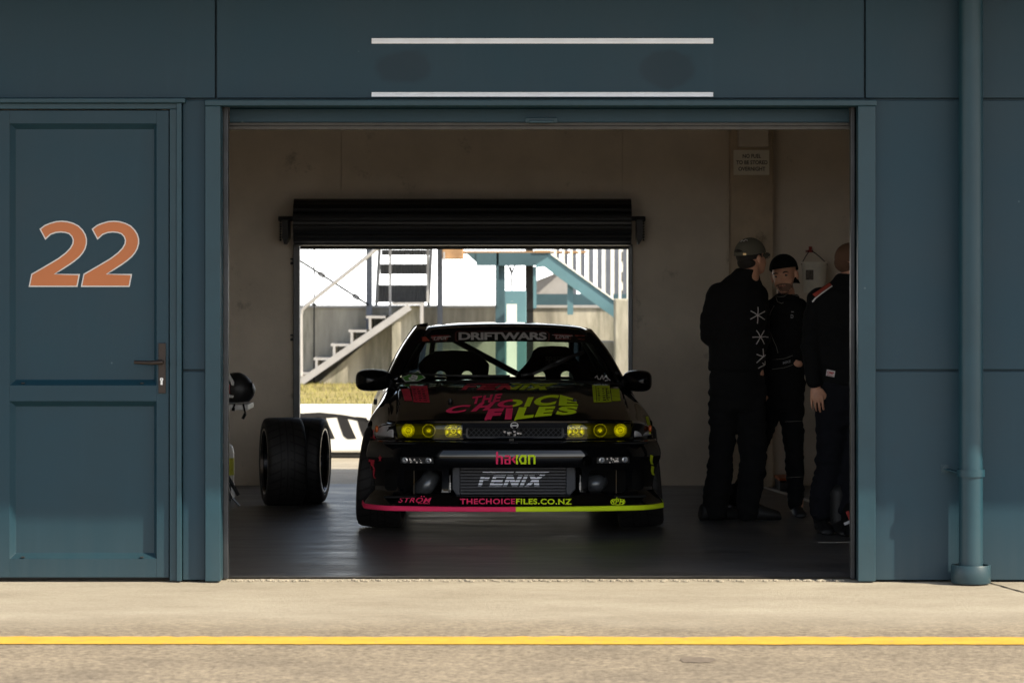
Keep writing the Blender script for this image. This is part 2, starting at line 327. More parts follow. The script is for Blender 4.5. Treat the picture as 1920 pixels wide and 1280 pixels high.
XF = {}
def mtx(o): return XF.get(o.name, Matrix.Identity(4)) if o else Matrix.Identity(4)
def empty(name, loc, rotz=0, label=None, cat=None, group=None):
    o = bpy.data.objects.new(name, None); COL.objects.link(o); o.location = loc; o.rotation_euler = (0, 0, rotz); o.empty_display_size = .2
    XF[o.name] = Matrix.Translation(loc) @ Matrix.Rotation(rotz, 4, 'Z'); tag(o, label, cat, group); return o
def tag(o, label=None, cat=None, group=None, kind=None):
    if label: o['label'] = label
    if cat: o['category'] = cat
    if group: o['group'] = group
    if kind: o['kind'] = kind
    return o
def link_mesh(name, me, mats, parent, local=False):
    o = bpy.data.objects.new(name, me); COL.objects.link(o)
    if not isinstance(mats, (list, tuple)): mats = [mats]
    for m in mats: me.materials.append(m)
    XF[o.name] = mtx(parent)
    if parent:
        o.parent = parent
        if not local: me.transform(mtx(parent).inverted())
    return o
def obj(name, mb, mats, parent=None, smooth=False, bevel=0, solid=0, label=None, local=False, weld=False):
    me = bpy.data.meshes.new(name); me.from_pydata(mb.v, [], mb.f)
    for p, i in zip(me.polygons, mb.m): p.material_index = i; p.use_smooth = bool(smooth)
    if weld:
        bm = bmesh.new(); bm.from_mesh(me); bmesh.ops.remove_doubles(bm, verts=bm.verts, dist=1e-5); bm.to_mesh(me); bm.free()
    me.update(); o = link_mesh(name, me, mats, parent, local)
    if solid: q = o.modifiers.new('s', 'SOLIDIFY'); q.thickness = solid; q.offset = -1
    if bevel:
        q = o.modifiers.new('b', 'BEVEL'); q.width = bevel; q.segments = 2; q.limit_method = 'ANGLE'; q.angle_limit = R(40); q.harden_normals = False
    if label: o['label'] = label
    return o
def autosmooth(o, ang=35):
    me = o.data
    for p in me.polygons: p.use_smooth = True
    me.set_sharp_from_angle(angle=R(ang))
def bake(o):     # apply modifiers of o
    dg = bpy.context.evaluated_depsgraph_get(); dg.update(); e = o.evaluated_get(dg)
    me = bpy.data.meshes.new_from_object(e); o.modifiers.clear(); old = o.data; o.data = me; me.name = o.name
    bpy.data.meshes.remove(old); return o
def fixn(o):
    bm = bmesh.new(); bm.from_mesh(o.data); bmesh.ops.recalc_face_normals(bm, faces=bm.faces); bm.to_mesh(o.data); bm.free()
def cut(o, mbs):
    fixn(o); tmp = []
    for c in mbs:
        me = bpy.data.meshes.new('cutter'); me.from_pydata(c.v, [], c.f); me.update(); t = bpy.data.objects.new('cutter', me); COL.objects.link(t)
        t.matrix_world = Matrix.Identity(4); fixn(t)
        if o.parent: t.parent = o.parent
        q = o.modifiers.new('c', 'BOOLEAN'); q.operation = 'DIFFERENCE'; q.object = t; q.solver = 'EXACT'; tmp.append(t)
    bake(o)
    for t in tmp: me = t.data; bpy.data.objects.remove(t); bpy.data.meshes.remove(me)
    return o
def rrect(x0, x1, z0, z1, r, n=4):
    out = []
    for (cx, cz, a0) in ((x1 - r, z1 - r, 0), (x0 + r, z1 - r, 90), (x0 + r, z0 + r, 180), (x1 - r, z0 + r, 270)):
        for k in range(n + 1): a = R(a0 + 90 * k / n); out.append((cx + r * math.cos(a), cz + r * math.sin(a)))
    return out

# decals: flat vinyl laid on a surface
def bvh(objs):
    vs = []; fs = []
    for o in objs:
        dg = bpy.context.evaluated_depsgraph_get(); e = o.evaluated_get(dg); me = e.to_mesh(); m = mtx(o); b = len(vs)
        vs += [m @ v.co for v in me.vertices]; fs += [tuple(b + i for i in p.vertices) for p in me.polygons]; e.to_mesh_clear()
    return BVHTree.FromPolygons(vs, fs)
def text2d(s, bold=.0, shear=0.0, space=1.0):
    c = bpy.data.curves.new('t', 'FONT'); c.body = s; c.offset = bold; c.shear = shear; c.space_character = space; c.resolution_u = 4
    o = bpy.data.objects.new('t', c); COL.objects.link(o); dg = bpy.context.evaluated_depsgraph_get(); dg.update()
    me = bpy.data.meshes.new_from_object(o.evaluated_get(dg)); bpy.data.objects.remove(o)
    vs = [(v.co.x, v.co.y) for v in me.vertices]; fs = [tuple(p.vertices) for p in me.polygons]; bpy.data.meshes.remove(me)
    x0 = min(v[0] for v in vs); x1 = max(v[0] for v in vs); y0 = min(v[1] for v in vs); y1 = max(v[1] for v in vs)
    return [((a - x0) / (x1 - x0), (b - y0) / (y1 - y0)) for a, b in vs], fs
def quadmap(vs, q):   # q: bottom-left, bottom-right, top-right, top-left in picture px
    out = []
    for (u, v) in vs:
        out.append(tuple((q[0][k]*(1-u) + q[1][k]*u)*(1-v) + (q[3][k]*(1-u) + q[2][k]*u)*v for k in (0, 1)))
    return out
class D2:
    def __init__(s): s.v = []; s.f = []; s.m = []
    def add(s, vs, fs, m=0):
        b = len(s.v); s.v += list(vs); s.f += [tuple(b + i for i in f) for f in fs]; s.m += [m] * len(fs); return s
    def poly(s, pts, m=0): return s.add(pts, [tuple(range(len(pts)))], m)
    def rect(s, x0, y0, x1, y1, m=0): return s.poly([(x0,y0),(x1,y0),(x1,y1),(x0,y1)], m)
    def text(s, t, q, bold=.0, shear=0, space=1.0, m=0):
        vs, fs = text2d(t, bold, shear, space); return s.add(quadmap(vs, q), fs, m)
    def trect(s, t, x0, y0, x1, y1, **k): return s.text(t, [(x0,y1),(x1,y1),(x1,y0),(x0,y0)], **k)
    def stroke(s, pts, w, m=0):
        for a, b in zip(pts, pts[1:]):
            d = math.hypot(b[0]-a[0], b[1]-a[1]) or 1; nx, ny = -(b[1]-a[1])/d*w/2, (b[0]-a[0])/d*w/2
            s.poly([(a[0]+nx,a[1]+ny),(b[0]+nx,b[1]+ny),(b[0]-nx,b[1]-ny),(a[0]-nx,a[1]-ny)], m)
        return s
    def ring(s, c, r, w, n=20, m=0, ry=None):
        ry = ry or r
        for k in range(n):
            a, b = 2*math.pi*k/n, 2*math.pi*(k+1)/n
            s.poly([(c[0]+(r-w)*math.cos(a), c[1]+(ry-w)*math.sin(a)),(c[0]+r*math.cos(a), c[1]+ry*math.sin(a)),(c[0]+r*math.cos(b), c[1]+ry*math.sin(b)),(c[0]+(r-w)*math.cos(b), c[1]+(ry-w)*math.sin(b))], m)
        return s
def decal(name, d, tree, parent, mats, lift=.002, step=6, split=None, bands=None, label=None):
    bm = bmesh.new(); vv = [bm.verts.new((x, y, 0)) for x, y in d.v]
    for f, m in zip(d.f, d.m):
        try: q = bm.faces.new([vv[i] for i in f]); q.material_index = m
        except Exception: pass
    def bis(co, no):
        bmesh.ops.bisect_plane(bm, geom=bm.verts[:] + bm.edges[:] + bm.faces[:], plane_co=co, plane_no=no)
    xs = [v[0] for v in d.v]; ys = [v[1] for v in d.v]
    if step:
        x = math.floor(min(xs) / step) * step + step
        while x < max(xs): bis((x, 0, 0), (1, 0, 0)); x += step
        y = math.floor(min(ys) / step) * step + step
        while y < max(ys): bis((0, y, 0), (0, 1, 0)); y += step
    if split:
        bis((split, 0, 0), (1, 0, 0))
        for f in bm.faces:
            if f.calc_center_median().x > split: f.material_index = 1
    if bands:
        for (a, b) in bands: bis((0, a, 0), (0, 1, 0)); bis((0, b, 0), (0, 1, 0))
        kill = [f for f in bm.faces if not any(a <= f.calc_center_median().y <= b for a, b in bands)]
        bmesh.ops.delete(bm, geom=kill, context='FACES')
    o = Vector((0, CAM_Y, EYE)); dead = []
    for v in bm.verts:
        dr = Vector(((v.co.x - 960) / FPX, 1, -(v.co.y - HOR) / FPX)).normalized()
        hit, no, i, t = tree.ray_cast(o, dr)
        if hit is None: dead.append(v); continue
        if no.dot(dr) > 0: no = -no
        v.co = hit + no * lift
    bmesh.ops.delete(bm, geom=dead, context='VERTS')
    big = [f for f in bm.faces if max(e.calc_length() for e in f.edges) > .6]
    bmesh.ops.delete(bm, geom=big, context='FACES')
    for f in bm.faces:
        f.normal_update()
        if f.normal.dot(Vector((0, -1, .12))) < 0: f.normal_flip()
    me = bpy.data.meshes.new(name); bm.to_mesh(me); bm.free()
    ob = link_mesh(name, me, mats, parent)
    if label: ob['label'] = label
    return ob

# ------------------------------------------------------------ ground
g = MB(); g.add([(-400,-300,-.008),(400,-300,-.008),(400,125,-.008),(-400,125,-.008)], [(0,1,2,3)])
tag(obj('ground', g, M['ground']), kind='structure')
g = MB(); yb = .17; cols = 60
P0 = []; P1 = []
for i in range(cols + 1):
    x = -3.1 + 6.6 * i / cols; P0.append((x, yb + .006 * noise.noise(Vector((x * 9, 0, 3))), .002)); P1.append((x, 7.62, .002))
g.grid([P0, P1]); tag(obj('garage_floor', g, M['floor']), kind='structure')
# broken concrete edge of the threshold
g = MB()
for i in range(240):
    x = -1.44 + 3.15 * i / 240 + random.uniform(-.006, .006); r = random.uniform(.003, .011)
    if random.random() < .8: g.ell((x, .02 + random.uniform(-.02, .05), -.002), (r * 1.6, r, r * .6), n=3)
tag(obj('loose_grit', g, M['ground']), kind='stuff', label='crumbled concrete grit along the garage threshold')
g = MB(); rows = [[], []]
for i in range(400):
    x = -4 + 8 * i / 399; d = .05 * (x / 4)
    a = .030 * noise.noise(Vector((x * 2.2, 1, 0))) + .034 * noise.noise(Vector((x * 13, 1, 0)))
    rows[0].append((x, -2.79 - d * .4 + .6 * a * noise.noise(Vector((x * 5, 7, 0))) * 2, -.004)); rows[1].append((x, -2.51 - d * .4 + a, -.004))
g.grid(rows); tag(obj('yellow_road_line', g, M['yellow']), kind='structure')
g = MB(); g.add([W(1420,916,7.3).xyz * 1, W(1432,916,7.3), (X(1536,5.6),5.6,0), (X(1518,5.6),5.6,0)], [(3,2,1,0)])
for i, v in enumerate(g.v): g.v[i] = (v[0], v[1], .006)
g.add([(X(1533,2.25),2.25,.006),(X(1640,2.25),2.25,.006),(X(1640,2.29),2.32,.006),(X(1535,2.3),2.32,.006)], [(0,1,2,3)])
tag(obj('floor_marking', g, M['wline']), kind='structure')
g = MB(); p = []
for k in range(40):
    a = 2*math.pi*k/40; q = 1 + .35 * noise.noise(Vector((math.cos(a)*2, math.sin(a)*2, 5))); p.append((X(1308,-3.3) + .075*q*math.cos(a), -3.33 + .10*q*math.sin(a), -.0055))
g.add(p, [tuple(range(40))]); tag(obj('oil_stain', g, mat('oily_asphalt', (.16,.13,.10), .7, var=.25, vscale=40)), kind='structure')
# crack in the slab beside the downpipe
g = MB(); pts = []
for i in range(22):
    t = i / 21; pts.append((X(1853 + 75*t, -.05), -.02 - 1.05*t + .02 * noise.noise(Vector((t * 9, 2, 0))), -.005))
g.grid([[(p[0]-.004-.004*random.random(), p[1], p[2]) for p in pts], [(p[0]+.004+.004*random.random(), p[1], p[2]) for p in pts]])
tag(obj('slab_crack', g, M['carbon']), kind='structure')

# ------------------------------------------------------------ pit building
B = empty('pit_building', (0, 0, 0), 0, 'long blue painted pit garage building with an open roller door and a door numbered 22', 'building')
TOP = 3.35; T = .17
zx = lambda py, y=0: Z(py, y)
def panel(mb, px0, px1, py0, py1, y0=0, y1=.03):
    mb.box(X(px0, y0), X(px1, y0), y0, y1, max(0.0, Z(py1, y0)), Z(py0, y0))
fw = MB()
# backing structure (solid, with the two openings left free)
fw.box(X(-700,0), X(-60,0), .03, T, 0, TOP); fw.box(X(342,0), X(411,0), .032, T, 0, TOP); fw.box(X(-60,0), X(342,0), .03, T, Z(192,0), TOP)
fw.box(X(411,0), X(1607,0), .03, T, Z(200,.03), TOP); fw.box(X(1607,0), X(2700,0), .032, T, 0, TOP)
# cladding panels with open joints
ptop = Z(0,0) * 0 + TOP
def pz(px0, px1, z0, z1, y0=0): fw.box(X(px0,0), X(px1,0), y0, .03, z0, z1)
zb = Z(184, 0)
for (a, b) in ((-700, -330), (-328, 403), (407, 1619.5), (1623, 2190), (2193, 2700)): pz(a, b, zb, TOP, -.006)
zj = Z(694.5, 0); zk = Z(187.5, 0)
for (a, b) in ((-700, -62), (343, 384.5), (1641, 2190), (2193, 2700)):
    pz(a, b, zj + .006, zk - .004); pz(a, b, .004, zj - .006)
obj('front_wall', fw, M['paint'], B, bevel=.002)
# paint touch-ups
sm = []
def blob(px0, px1, py0, py1, seed):
    cx, cy = (px0+px1)/2, (py0+py1)/2; pts = []
    for k in range(48):
        a = 2*math.pi*k/48; c, s_ = math.cos(a), math.sin(a)
        q = 1 / (abs(c)**3 + abs(s_)**3)**(1/3) * (1 + .13 * noise.noise(Vector((c*2+seed, s_*2, seed))))
        pts.append((X(cx + c*q*(px1-px0)/2, 0), -.0085, Z(cy + s_*q*(py1-py0)/2, 0)))
    return pts
for k, a in enumerate(((702, 808, 96, 160), (1197, 1310, 97, 166))):
    pass
for (a, b) in ((72.5, 82.5), (173.5, 182)):
    g = MB(); h = (b - a); g.box(X(697,0), X(1337,0), -.018, -.0065, Z(b,0), Z(a + h*.45,0)); g.box(X(697,0), X(1337,0), -.014, -.0065, Z(a+h*.45,0), Z(a+h*.33,0)); g.box(X(697,0), X(1337,0), -.018, -.0065, Z(a+h*.33,0), Z(a,0))
    obj('sign_rail', g, M['white_trim'], B, bevel=.001)
# opening casing
g = MB(); zc = Z(199, -.03)
g.box(X(386,0), X(415,0), -.045, .10, 0, zc); g.box(X(1607,0), X(1640,0), -.045, .10, 0, zc)
g.box(X(386,0), X(1642,0), -.055, .02, zc, Z(187.5, -.055))
obj('opening_casing', g, M['trim'], B, bevel=.004)
for a, b in ((415, 424.5), (1599, 1607)):
    g = MB(); g.box(X(a,0), X(b,0), .10, .16, 0.0, Z(200,.1)); obj('door_guide', g, M['guide'], B, bevel=.003)
# the raised front roller door
y = .20
rd = MB(); prof = []
z0 = Z(236, y)
for i in range(60):
    z = z0 + i * .012; prof.append((y + (.006 if (i % 8) < 2 else 0.0), z))
rd.grid([[(X(424,0)+.0, p[0], p[1]) for p in prof], [(X(1600,0), p[0], p[1]) for p in prof]])
rdo = obj('roller_door', rd, M['paint'], B, solid=.004)
g = MB(); g.box(X(425,y), X(1602,y), y-.012, y+.03, Z(243.5,y), Z(236.5,y)); g.box(X(425,y), X(1602,y), y-.004, y+.03, Z(236.4,y), Z(230,y))
obj('bottom_rail', g, M['rail'], rdo, bevel=.003)
g = MB(); g.box(X(985,y), X(1045,y), y-.02, y-.001, Z(231,y), Z(221,y)); g.box(X(992,y), X(1038,y), y-.05, y-.021, Z(231.5,y), Z(226.5,y))
obj('pull_handle', g, M['trim'], rdo, bevel=.003)
# numbered side door
dl = MB(); yl = .0
x0, x1 = X(-28,0), X(316.5,0); zt = Z(207.5,0); zbm = .016
fx0, fx1 = X(18,0), X(293.5,0); D = .036; y = yl
dl.box(x0, fx0, y, y+.05, zbm, zt); dl.box(fx1, x1, y, y+.05, zbm, zt)
rails = [(Z(232,0), zt), (Z(752,0), Z(722,0)), (zbm, Z(1047,0))]
for (a, b) in rails: dl.box(fx0, fx1, y + .0008, y+.05, a, b)
for (za, zb_) in ((Z(722,0), Z(232,0)), (Z(1047,0), Z(752,0))):
    m = .027; a = [(fx0,y+.001,za),(fx1,y+.001,za),(fx1,y+.001,zb_),(fx0,y+.001,zb_)]
    b = [(fx0+m,y+D,za+m),(fx1-m*.6,y+D,za+m),(fx1-m*.6,y+D,zb_-m),(fx0+m,y+D,zb_-m)]
    dl.add(a + b, [(0,1,5,4),(1,2,6,5),(2,3,7,6),(3,0,4,7),(4,5,6,7)])
door = obj('entry_door', dl, M['paint2'], B, bevel=.0015)
dt = bvh([door])
for (cx, cy) in ((43, 718), (266, 718), (43, 1044), (266, 1044)):
    g = MB(); g.box(X(cx-3,0), X(cx+3,0), -.003, .02, Z(cy+1,0), Z(cy-1,0)); obj('drain_slot', g, M['dark'], door)
def two(dx):
    raw = [(237,862),(268,838),(300,825),(335,815),(370,812),(405,815),(440,825),(472,841),(497,866),(514,893),(522,922),(522,950),(514,980),(500,1005),(480,1030),(452,1054),(420,1077),(380,1103),(332,1131),(480,1132),(465,1209),(172,1209),(188,1131),(240,1101),(300,1066),(350,1036),(392,1004),(420,975),(434,950),(437,930),(430,910),(414,893),(392,886),(365,883),(335,886),(305,897),(272,927)]
    return [((a + dx) / 3.2, 160 + b / 3.2) for a, b in raw]
def inset(poly, d):
    n = len(poly); out = []; ar = sum(poly[i][0]*poly[(i+1)%n][1]-poly[(i+1)%n][0]*poly[i][1] for i in range(n)); sg = 1 if ar > 0 else -1
    for i in range(n):
        a, b, c = Vector(poly[i-1]), Vector(poly[i]), Vector(poly[(i+1) % n]); e1 = (b-a).normalized(); e2 = (c-b).normalized()
        n1 = Vector((-e1.y, e1.x)) * sg; n2 = Vector((-e2.y, e2.x)) * sg; q = n1 + n2; k = q.length_squared
        out.append(tuple(b + q * (2 * d / max(k, .8))))
    return out
for dx in (0, 313):
    p = two(dx)
    o = decal('number_two', D2().poly(p), dt, door, M['white'], lift=.0012, step=0); 
    decal('number_two', D2().poly(inset(p, 2.2)), dt, door, M['orange'], lift=.0022, step=0)
g = MB(); g.box(X(297.5,0), X(311,0), -.010, -.0005, Z(737,0), Z(643,0))
hd = obj('door_handle', g, M['bronze'], door, bevel=.002)
g = MB(); hx = X(304,0); hz = Z(678,0); g.tube([(hx,-.008,hz),(hx,-.055,hz)], .010, 14); g.tube([(hx+.006,-.05,hz),(X(285,0),-.055,hz-.004),(X(254,0),-.05,hz-.001)], [.012,.011,.009], 12)
autosmooth(obj('lever', g, M['bronze'], hd))
g = MB(); lx, lz = X(303.5,0), Z(713,0); g.lathe([(-.0145,.0001),(-.0145,.0085),(-.010,.0085)], (lx,0,lz+.006), 'y', 20); g.box(lx-.005, lx+.005, -.0142, -.010, lz-.022, lz+.004)
obj('lock_cylinder', g, M['steel'], hd)
g = MB(); g.box(lx-.0014, lx+.0014, -.0155, -.0147, lz+.001, lz+.011); obj('keyhole', g, M['dark'], hd)
g = MB(); zf = Z(205,0)
g.box(X(318.5,0), X(332,0), -.012, .05, 0, zf); g.box(X(332.2,0), X(341.5,0), -.034, .05, 0, zf + .030)
g.box(X(-31,0), X(-45,0), -.012, .05, 0, zf); g.box(X(-45.2,0), X(-58,0), -.034, .05, 0, zf+.030)
g.box(X(-45,0), X(332,0), -.012, .05, zf + .0005, zf+.030); g.box(X(-60,0), X(349,0), -.05, .03, zf+.0305, Z(183.5,0)-.005)
obj('door_frame', g, M['trim'], B, bevel=.003)
g = MB(); g.box(X(-45,0), X(332,0), .06, .08, 0, zf); obj('door_rebate', g, M['dark'], B)
# downpipe
px = X(1820,-.11)
dp = MB(); dp.tube([(px,-.115,.02),(px,-.115,TOP+.1)], .0605, 40, caps=False)
dpo = obj('drainpipe', dp, M['trim'], B, smooth=True)
g = MB(); g.lathe([(.0,.098),(.003,.1),(.088,.1),(.091,.098),(.091,.088),(.03,.085),(.03,.058)], (px,-.115,0), 'z', 40); autosmooth(obj('base_collar', g, M['trim'], dpo))
g = MB(); bz = Z(886,-.11); g.lathe([(-.016,.0606),(-.018,.0705),(.018,.0705),(.016,.0606)], (px,-.115,bz), 'z', 32)
g.bar((px-.05,-.10,bz), (px-.112,-.006,bz+.014), .03, .006); g.box(px-.135, px-.098, -.008, -.001, bz-.006, bz+.034); g.tube([(px-.118,-.018,bz+.016),(px-.118,-.004,bz+.016)], .009, 8)
autosmooth(obj('pipe_bracket', g, M['trim'], dpo))
# roof with a deep canopy over the pit lane
g = MB(); g.box(-9, 9, -1.56, 7.75, 3.23+.02, 3.40); obj('roof', g, M['ceil'], B)
g = MB(); g.box(-9, 9, -1.60, -1.563, 3.225, 3.50); obj('fascia', g, M['paint'], B)
# inside
yr = 7.45; rx0, rx1 = X(560,yr), X(1180,yr); rz = Z(455, yr)
g = MB()
zj = Z(449, yr)
def ip(xa, xb, za, zb2): g.box(xa + .0025, xb - .0025, yr, yr+.02, za + .0025, zb2 - .0025)
vx = [X(640,yr), X(905,yr), X(1167,yr), X(1363,yr)]
ip(-3.0, vx[0], zj, 3.3)
for a, b in zip(vx, vx[1:]): ip(a, b, zj, 3.3)
ip(vx[3], 3.45, zj, 3.3); ip(-3.0, rx0, 0, zj); ip(rx1, vx[3], 0, zj); ip(vx[3], 3.45, 0, zj)
g.box(-3.02, rx0, yr+.021, yr+.16, 0, 3.3); g.box(rx1, 3.5, yr+.021, yr+.16, 0, 3.3); g.box(rx0, rx1, yr+.021, yr+.16, rz, 3.3)
obj('rear_wall', g, M['inner'], B)
for a, b in ((-3.15, -3.02), (3.5, 3.63)):
    g = MB(); g.box(a, b, T, yr+.16, 0, 3.3); obj('side_wall', g, M['inner'], B)
g = MB(); pc = MB(); ycol = 7.25
pc.box(X(1370,ycol), X(1450,ycol), ycol, yr-.001, 0, 3.28); pil = obj('pillar', pc, M['inner2'], B, bevel=.008)
g.box(X(1385,7.1), X(1441,7.1), 7.1, ycol-.001, Z(275,7.1), 2.95); obj('junction_box', g, M['inner'], B, bevel=.006)
# rear roller door, rolled up
dr = MB(); yd = 7.2; s_ = FPX/(yd-CAM_Y); zd = Z(417, yd); rad = 44.5 / s_; n = 72; pr = []
for k in range(n + 1):
    a = 2*math.pi*k/n; q = rad - (.006 if k % 6 in (0, 1) else 0); pr.append((q*math.cos(a), q*math.sin(a)))
dr.grid([[(X(552,yd), yd+a, zd+b) for a, b in pr], [(X(1183,yd), yd+a, zd+b) for a, b in pr]])
for xx in (X(552,yd), X(1183,yd)): dr.add([(xx, yd+a, zd+b) for a, b in pr[:-1]], [tuple(range(n))])
rro = obj('rear_roller_door', dr, M['curtain'], B)
g = MB(); g.box(X(563,7.4), X(1178,7.4), 7.36, 7.375, Z(463,7.37), zd); g.box(X(563,7.36), X(1178,7.36), 7.335, 7.395, Z(467.5,7.36), Z(462.5,7.36)); g.box(X(556,7.36), X(1181,7.36), 7.35, 7.38, Z(461,7.36), Z(458,7.36))
obj('bottom_rail', g, M['rail'], rro, bevel=.004)
for sgn, xa, xb in ((-1, 522, 552), (1, 1183, 1210)):
    g = MB(); g.tube([(X(xa,yd), yd, Z(410,yd)), (X(xb,yd), yd, Z(410,yd))], .018, 12); xm = X((xa+xb)/2+2*sgn,yd)
    g.box(xm-.02, xm+.025, yd-.06, yd+.2, Z(447,yd), Z(412,yd)); g.add([(xm-.02,yd,Z(447,yd)),(xm+.025,yd,Z(447,yd)),(xm,yd,Z(458,yd)),(xm-.01,yd,Z(458,yd)),(xm-.02,yd+.2,Z(447,yd)),(xm+.025,yd+.2,Z(447,yd)),(xm,yd+.2,Z(458,yd)),(xm-.01,yd+.2,Z(458,yd))],[(0,1,2,3),(7,6,5,4),(0,3,7,4),(1,5,6,2),(3,2,6,7)])
    for q in range(8): g.ell((xm+.03*sgn, yd-.07, Z(415+q*5,yd)), (.008,.006,.009), n=4)
    obj('roller_bracket', g, M['blackmetal'], rro)
for a, b in ((550, 562), (1178, 1186)):
    g = MB(); g.box(X(a,7.38), X(b,7.38), 7.36, 7.449, 0, Z(458,7.4)); gr = obj('guide_rail', g, M['galv'], B, bevel=.004)
    g = MB(); 
    for c in (489, 632): g = MB(); e_ = 6 if a < 900 else -8; g.box(X(a-e_,7.4), X(a,7.4), 7.42, 7.449, Z(c+7,7.4), Z(c+2,7.4)); g.box(X(a-e_,7.4), X(a,7.4), 7.42, 7.449, Z(c-2,7.4), Z(c-5,7.4)); g.box(X(a-e_*.3,7.4), X(a,7.4), 7.425, 7.447, Z(c+2,7.4)-.001, Z(c-2,7.4)+.001); obj('rail_clip', g, M['blackmetal'], gr)

# ------------------------------------------------------------ small things in the garage
g = MB(); ys = 7.2; g.box(X(1376,ys), X(1443,ys), ys+.04-.012, ys+.048, Z(328,ys), Z(281,ys))
sg = obj('wall_sign', g, mat('cream_sign_board', (.80,.76,.66), .6, var=.04), None, bevel=.002)
tag(sg, 'cream wall sign reading NO FUEL TO BE STORED OVERNIGHT on the concrete pillar', 'sign')
st = bvh([sg]); d = D2()
d.trect('NO FUEL', 1392.5, 289, 1427, 296.5, bold=.02); d.trect('TO BE STORED', 1380.5, 301, 1439, 308.5, bold=.02); d.trect('OVERNIGHT', 1384.5, 313, 1435, 320.5, bold=.02)
decal('lettering', d, st, sg, mat('sign_black', (.03,.025,.02), .6), lift=.001, step=0)

def lathe_thing(name, prof, c, m, parent=None, n=36): g = MB(); g.lathe(prof, c, 'z', n); o = obj(name, g, m, parent); autosmooth(o, 40); return o
yb_ = 7.28; bc = (X(1527,yb_), yb_, Z(549,yb_)); r = 23.5/FPX*(yb_-CAM_Y); h = 58/FPX*(yb_-CAM_Y)
bk = lathe_thing('plastic_bucket', [(0,.001),(0,r*.84),(.01,r*.86),(h-.05,r*.97),(h-.05,r*1.04),(h-.035,r*1.04),(h-.034,r),(h-.012,r),(h-.012,r*1.06),(h,r*1.06),(h,r*.97),(.02,r*.82),(.02,.001)], bc, M['plastic_w'])
tag(bk, 'white plastic bucket hanging by its wire handle on the rear wall', 'bucket')
g = MB(); pts = []
hk = W(1519,470,7.3)
for k in range(17):
    t = k/16; xx = bc[0] - r*1.04 + 2*r*1.04*t; zz = bc[2] + h - .02 + (hk.z - bc[2] - h + .02) * (1 - abs(2*t-1)**1.35); pts.append((xx - (.03*(1-abs(2*t-1))), yb_, zz))
g.tube(pts, .0035, 6); autosmooth(obj('bucket_handle', g, M['blackmetal'], bk))
g = MB(); 
for k in range(9):
    a0 = R(-150 + k*12); 
P = [[(bc[0]+(r*.945+.003)*math.cos(R(a)), bc[1]+(r*.945+.003)*math.sin(R(a)), bc[2]+z) for a in range(-140, -96, 4)] for z in (h*.42, h*.74)]
g.grid(P); obj('bucket_label', g, M['label_d'], bk)
g = MB(); g.box(hk.x-.02, hk.x+.02, 7.3-.01, 7.449, hk.z-.012, hk.z+.005); g.tube([(hk.x,7.28,hk.z-.01),(hk.x,7.28,hk.z+.03)], .012, 8)
tag(obj('wall_hook', g, M['redp'], None), 'small red hook on the rear wall above the white bucket', 'hook')
g = MB(); yq = 7.0; g.box(X(1457,yq), X(1500,yq), yq-.2, yq+.2, 0, Z(898,yq)); sb = obj('storage_crate', g, M['satin'], None, bevel=.01); tag(sb, 'low black crate with an orange rim standing by the rear wall', 'crate')
g = MB(); g.box(X(1456,yq), X(1501,yq), yq-.21, yq+.21, Z(898,yq)+.001, Z(892.5,yq)); obj('crate_rim', g, M['box_o'], sb, bevel=.006)

# shelf trolley with a helmet, jug and folded stand at the left
yt = 5.35; sc_ = FPX/(yt-CAM_Y)
tb = empty('side_table', (X(410,yt), yt, 0), 0, 'white topped side table half hidden behind the left door jamb', 'table')
g = MB(); g.box(X(330,yt), X(470,yt), yt-.22, yt+.25, Z(766,yt), Z(756,yt)); obj('table_top', g, M['wood_w'], tb, bevel=.003)
for a, b in ((340, -.18), (340, .2), (398, -.18), (398, .2)):
    g = MB(); g.box(X(a,yt)-.015, X(a,yt)+.015, yt+b-.015, yt+b+.015, 0, Z(766.3,yt)); obj('leg', g, M['blackmetal'], tb)
# helmet
hc = Vector((X(445,yt), yt-.02, Z(756,yt)+.118))
hl = empty('racing_helmet', (hc.x, hc.y, Z(756,yt)), 0, 'black racing helmet with white and red trim lying on the white table', 'helmet')
g = MB(); Pq = []
for i in range(19):
    th = math.pi * i / 18; row = []
    for k in range(36):
        a = 2*math.pi*k/36; q = Vector((math.sin(th)*math.cos(a)*.125, math.sin(th)*math.sin(a)*.115, math.cos(th)*.112))
        if q.x > .02: q.x *= 1 - .25*max(0, q.z/.112); 
        if q.z < -.085: q.z = -.085 - (-.085 - q.z) * .2
        row.append(hc + q + Vector((0,0,-.02)))
    Pq.append(row)
g.grid(Pq, True); sh = obj('shell', g, M['satin'], hl, smooth=True)
g = MB(); g.grid([[hc + Vector((.09+.042*math.cos(R(a))*0+.03, 0, 0)) + Vector((.012*math.cos(R(b))-.02, -.10*math.cos(R(b)), .035*math.sin(R(a))-.005)) for b in range(0, 181, 15)] for a in (-80,-40,0,40,80)])
obj('visor', g, M['carpaint'], hl, smooth=True, solid=.003)
g = MB(); c0 = hc + Vector((-.022, -.112, 0))
g.prism([(c0.x-.035,c0.z+.085),(c0.x-.02,c0.z+.085),(c0.x+.012,c0.z+.03),(c0.x+.01,c0.z+.005),(c0.x-.008,c0.z+.012)], c0.y-.012, c0.y+.02)
g.prism([(c0.x-.03,c0.z-.03),(c0.x-.018,c0.z-.055),(c0.x+.01,c0.z-.06),(c0.x+.005,c0.z-.075),(c0.x-.03,c0.z-.075)], c0.y-.012, c0.y+.02)
obj('white_trim', g, M['white'], hl, bevel=.003)
g = MB(); g.box(c0.x-.045, c0.x-.016, c0.y-.006, c0.y+.03, c0.z-.045, c0.z+.015); obj('red_trim', g, M['redp'], hl, bevel=.004)
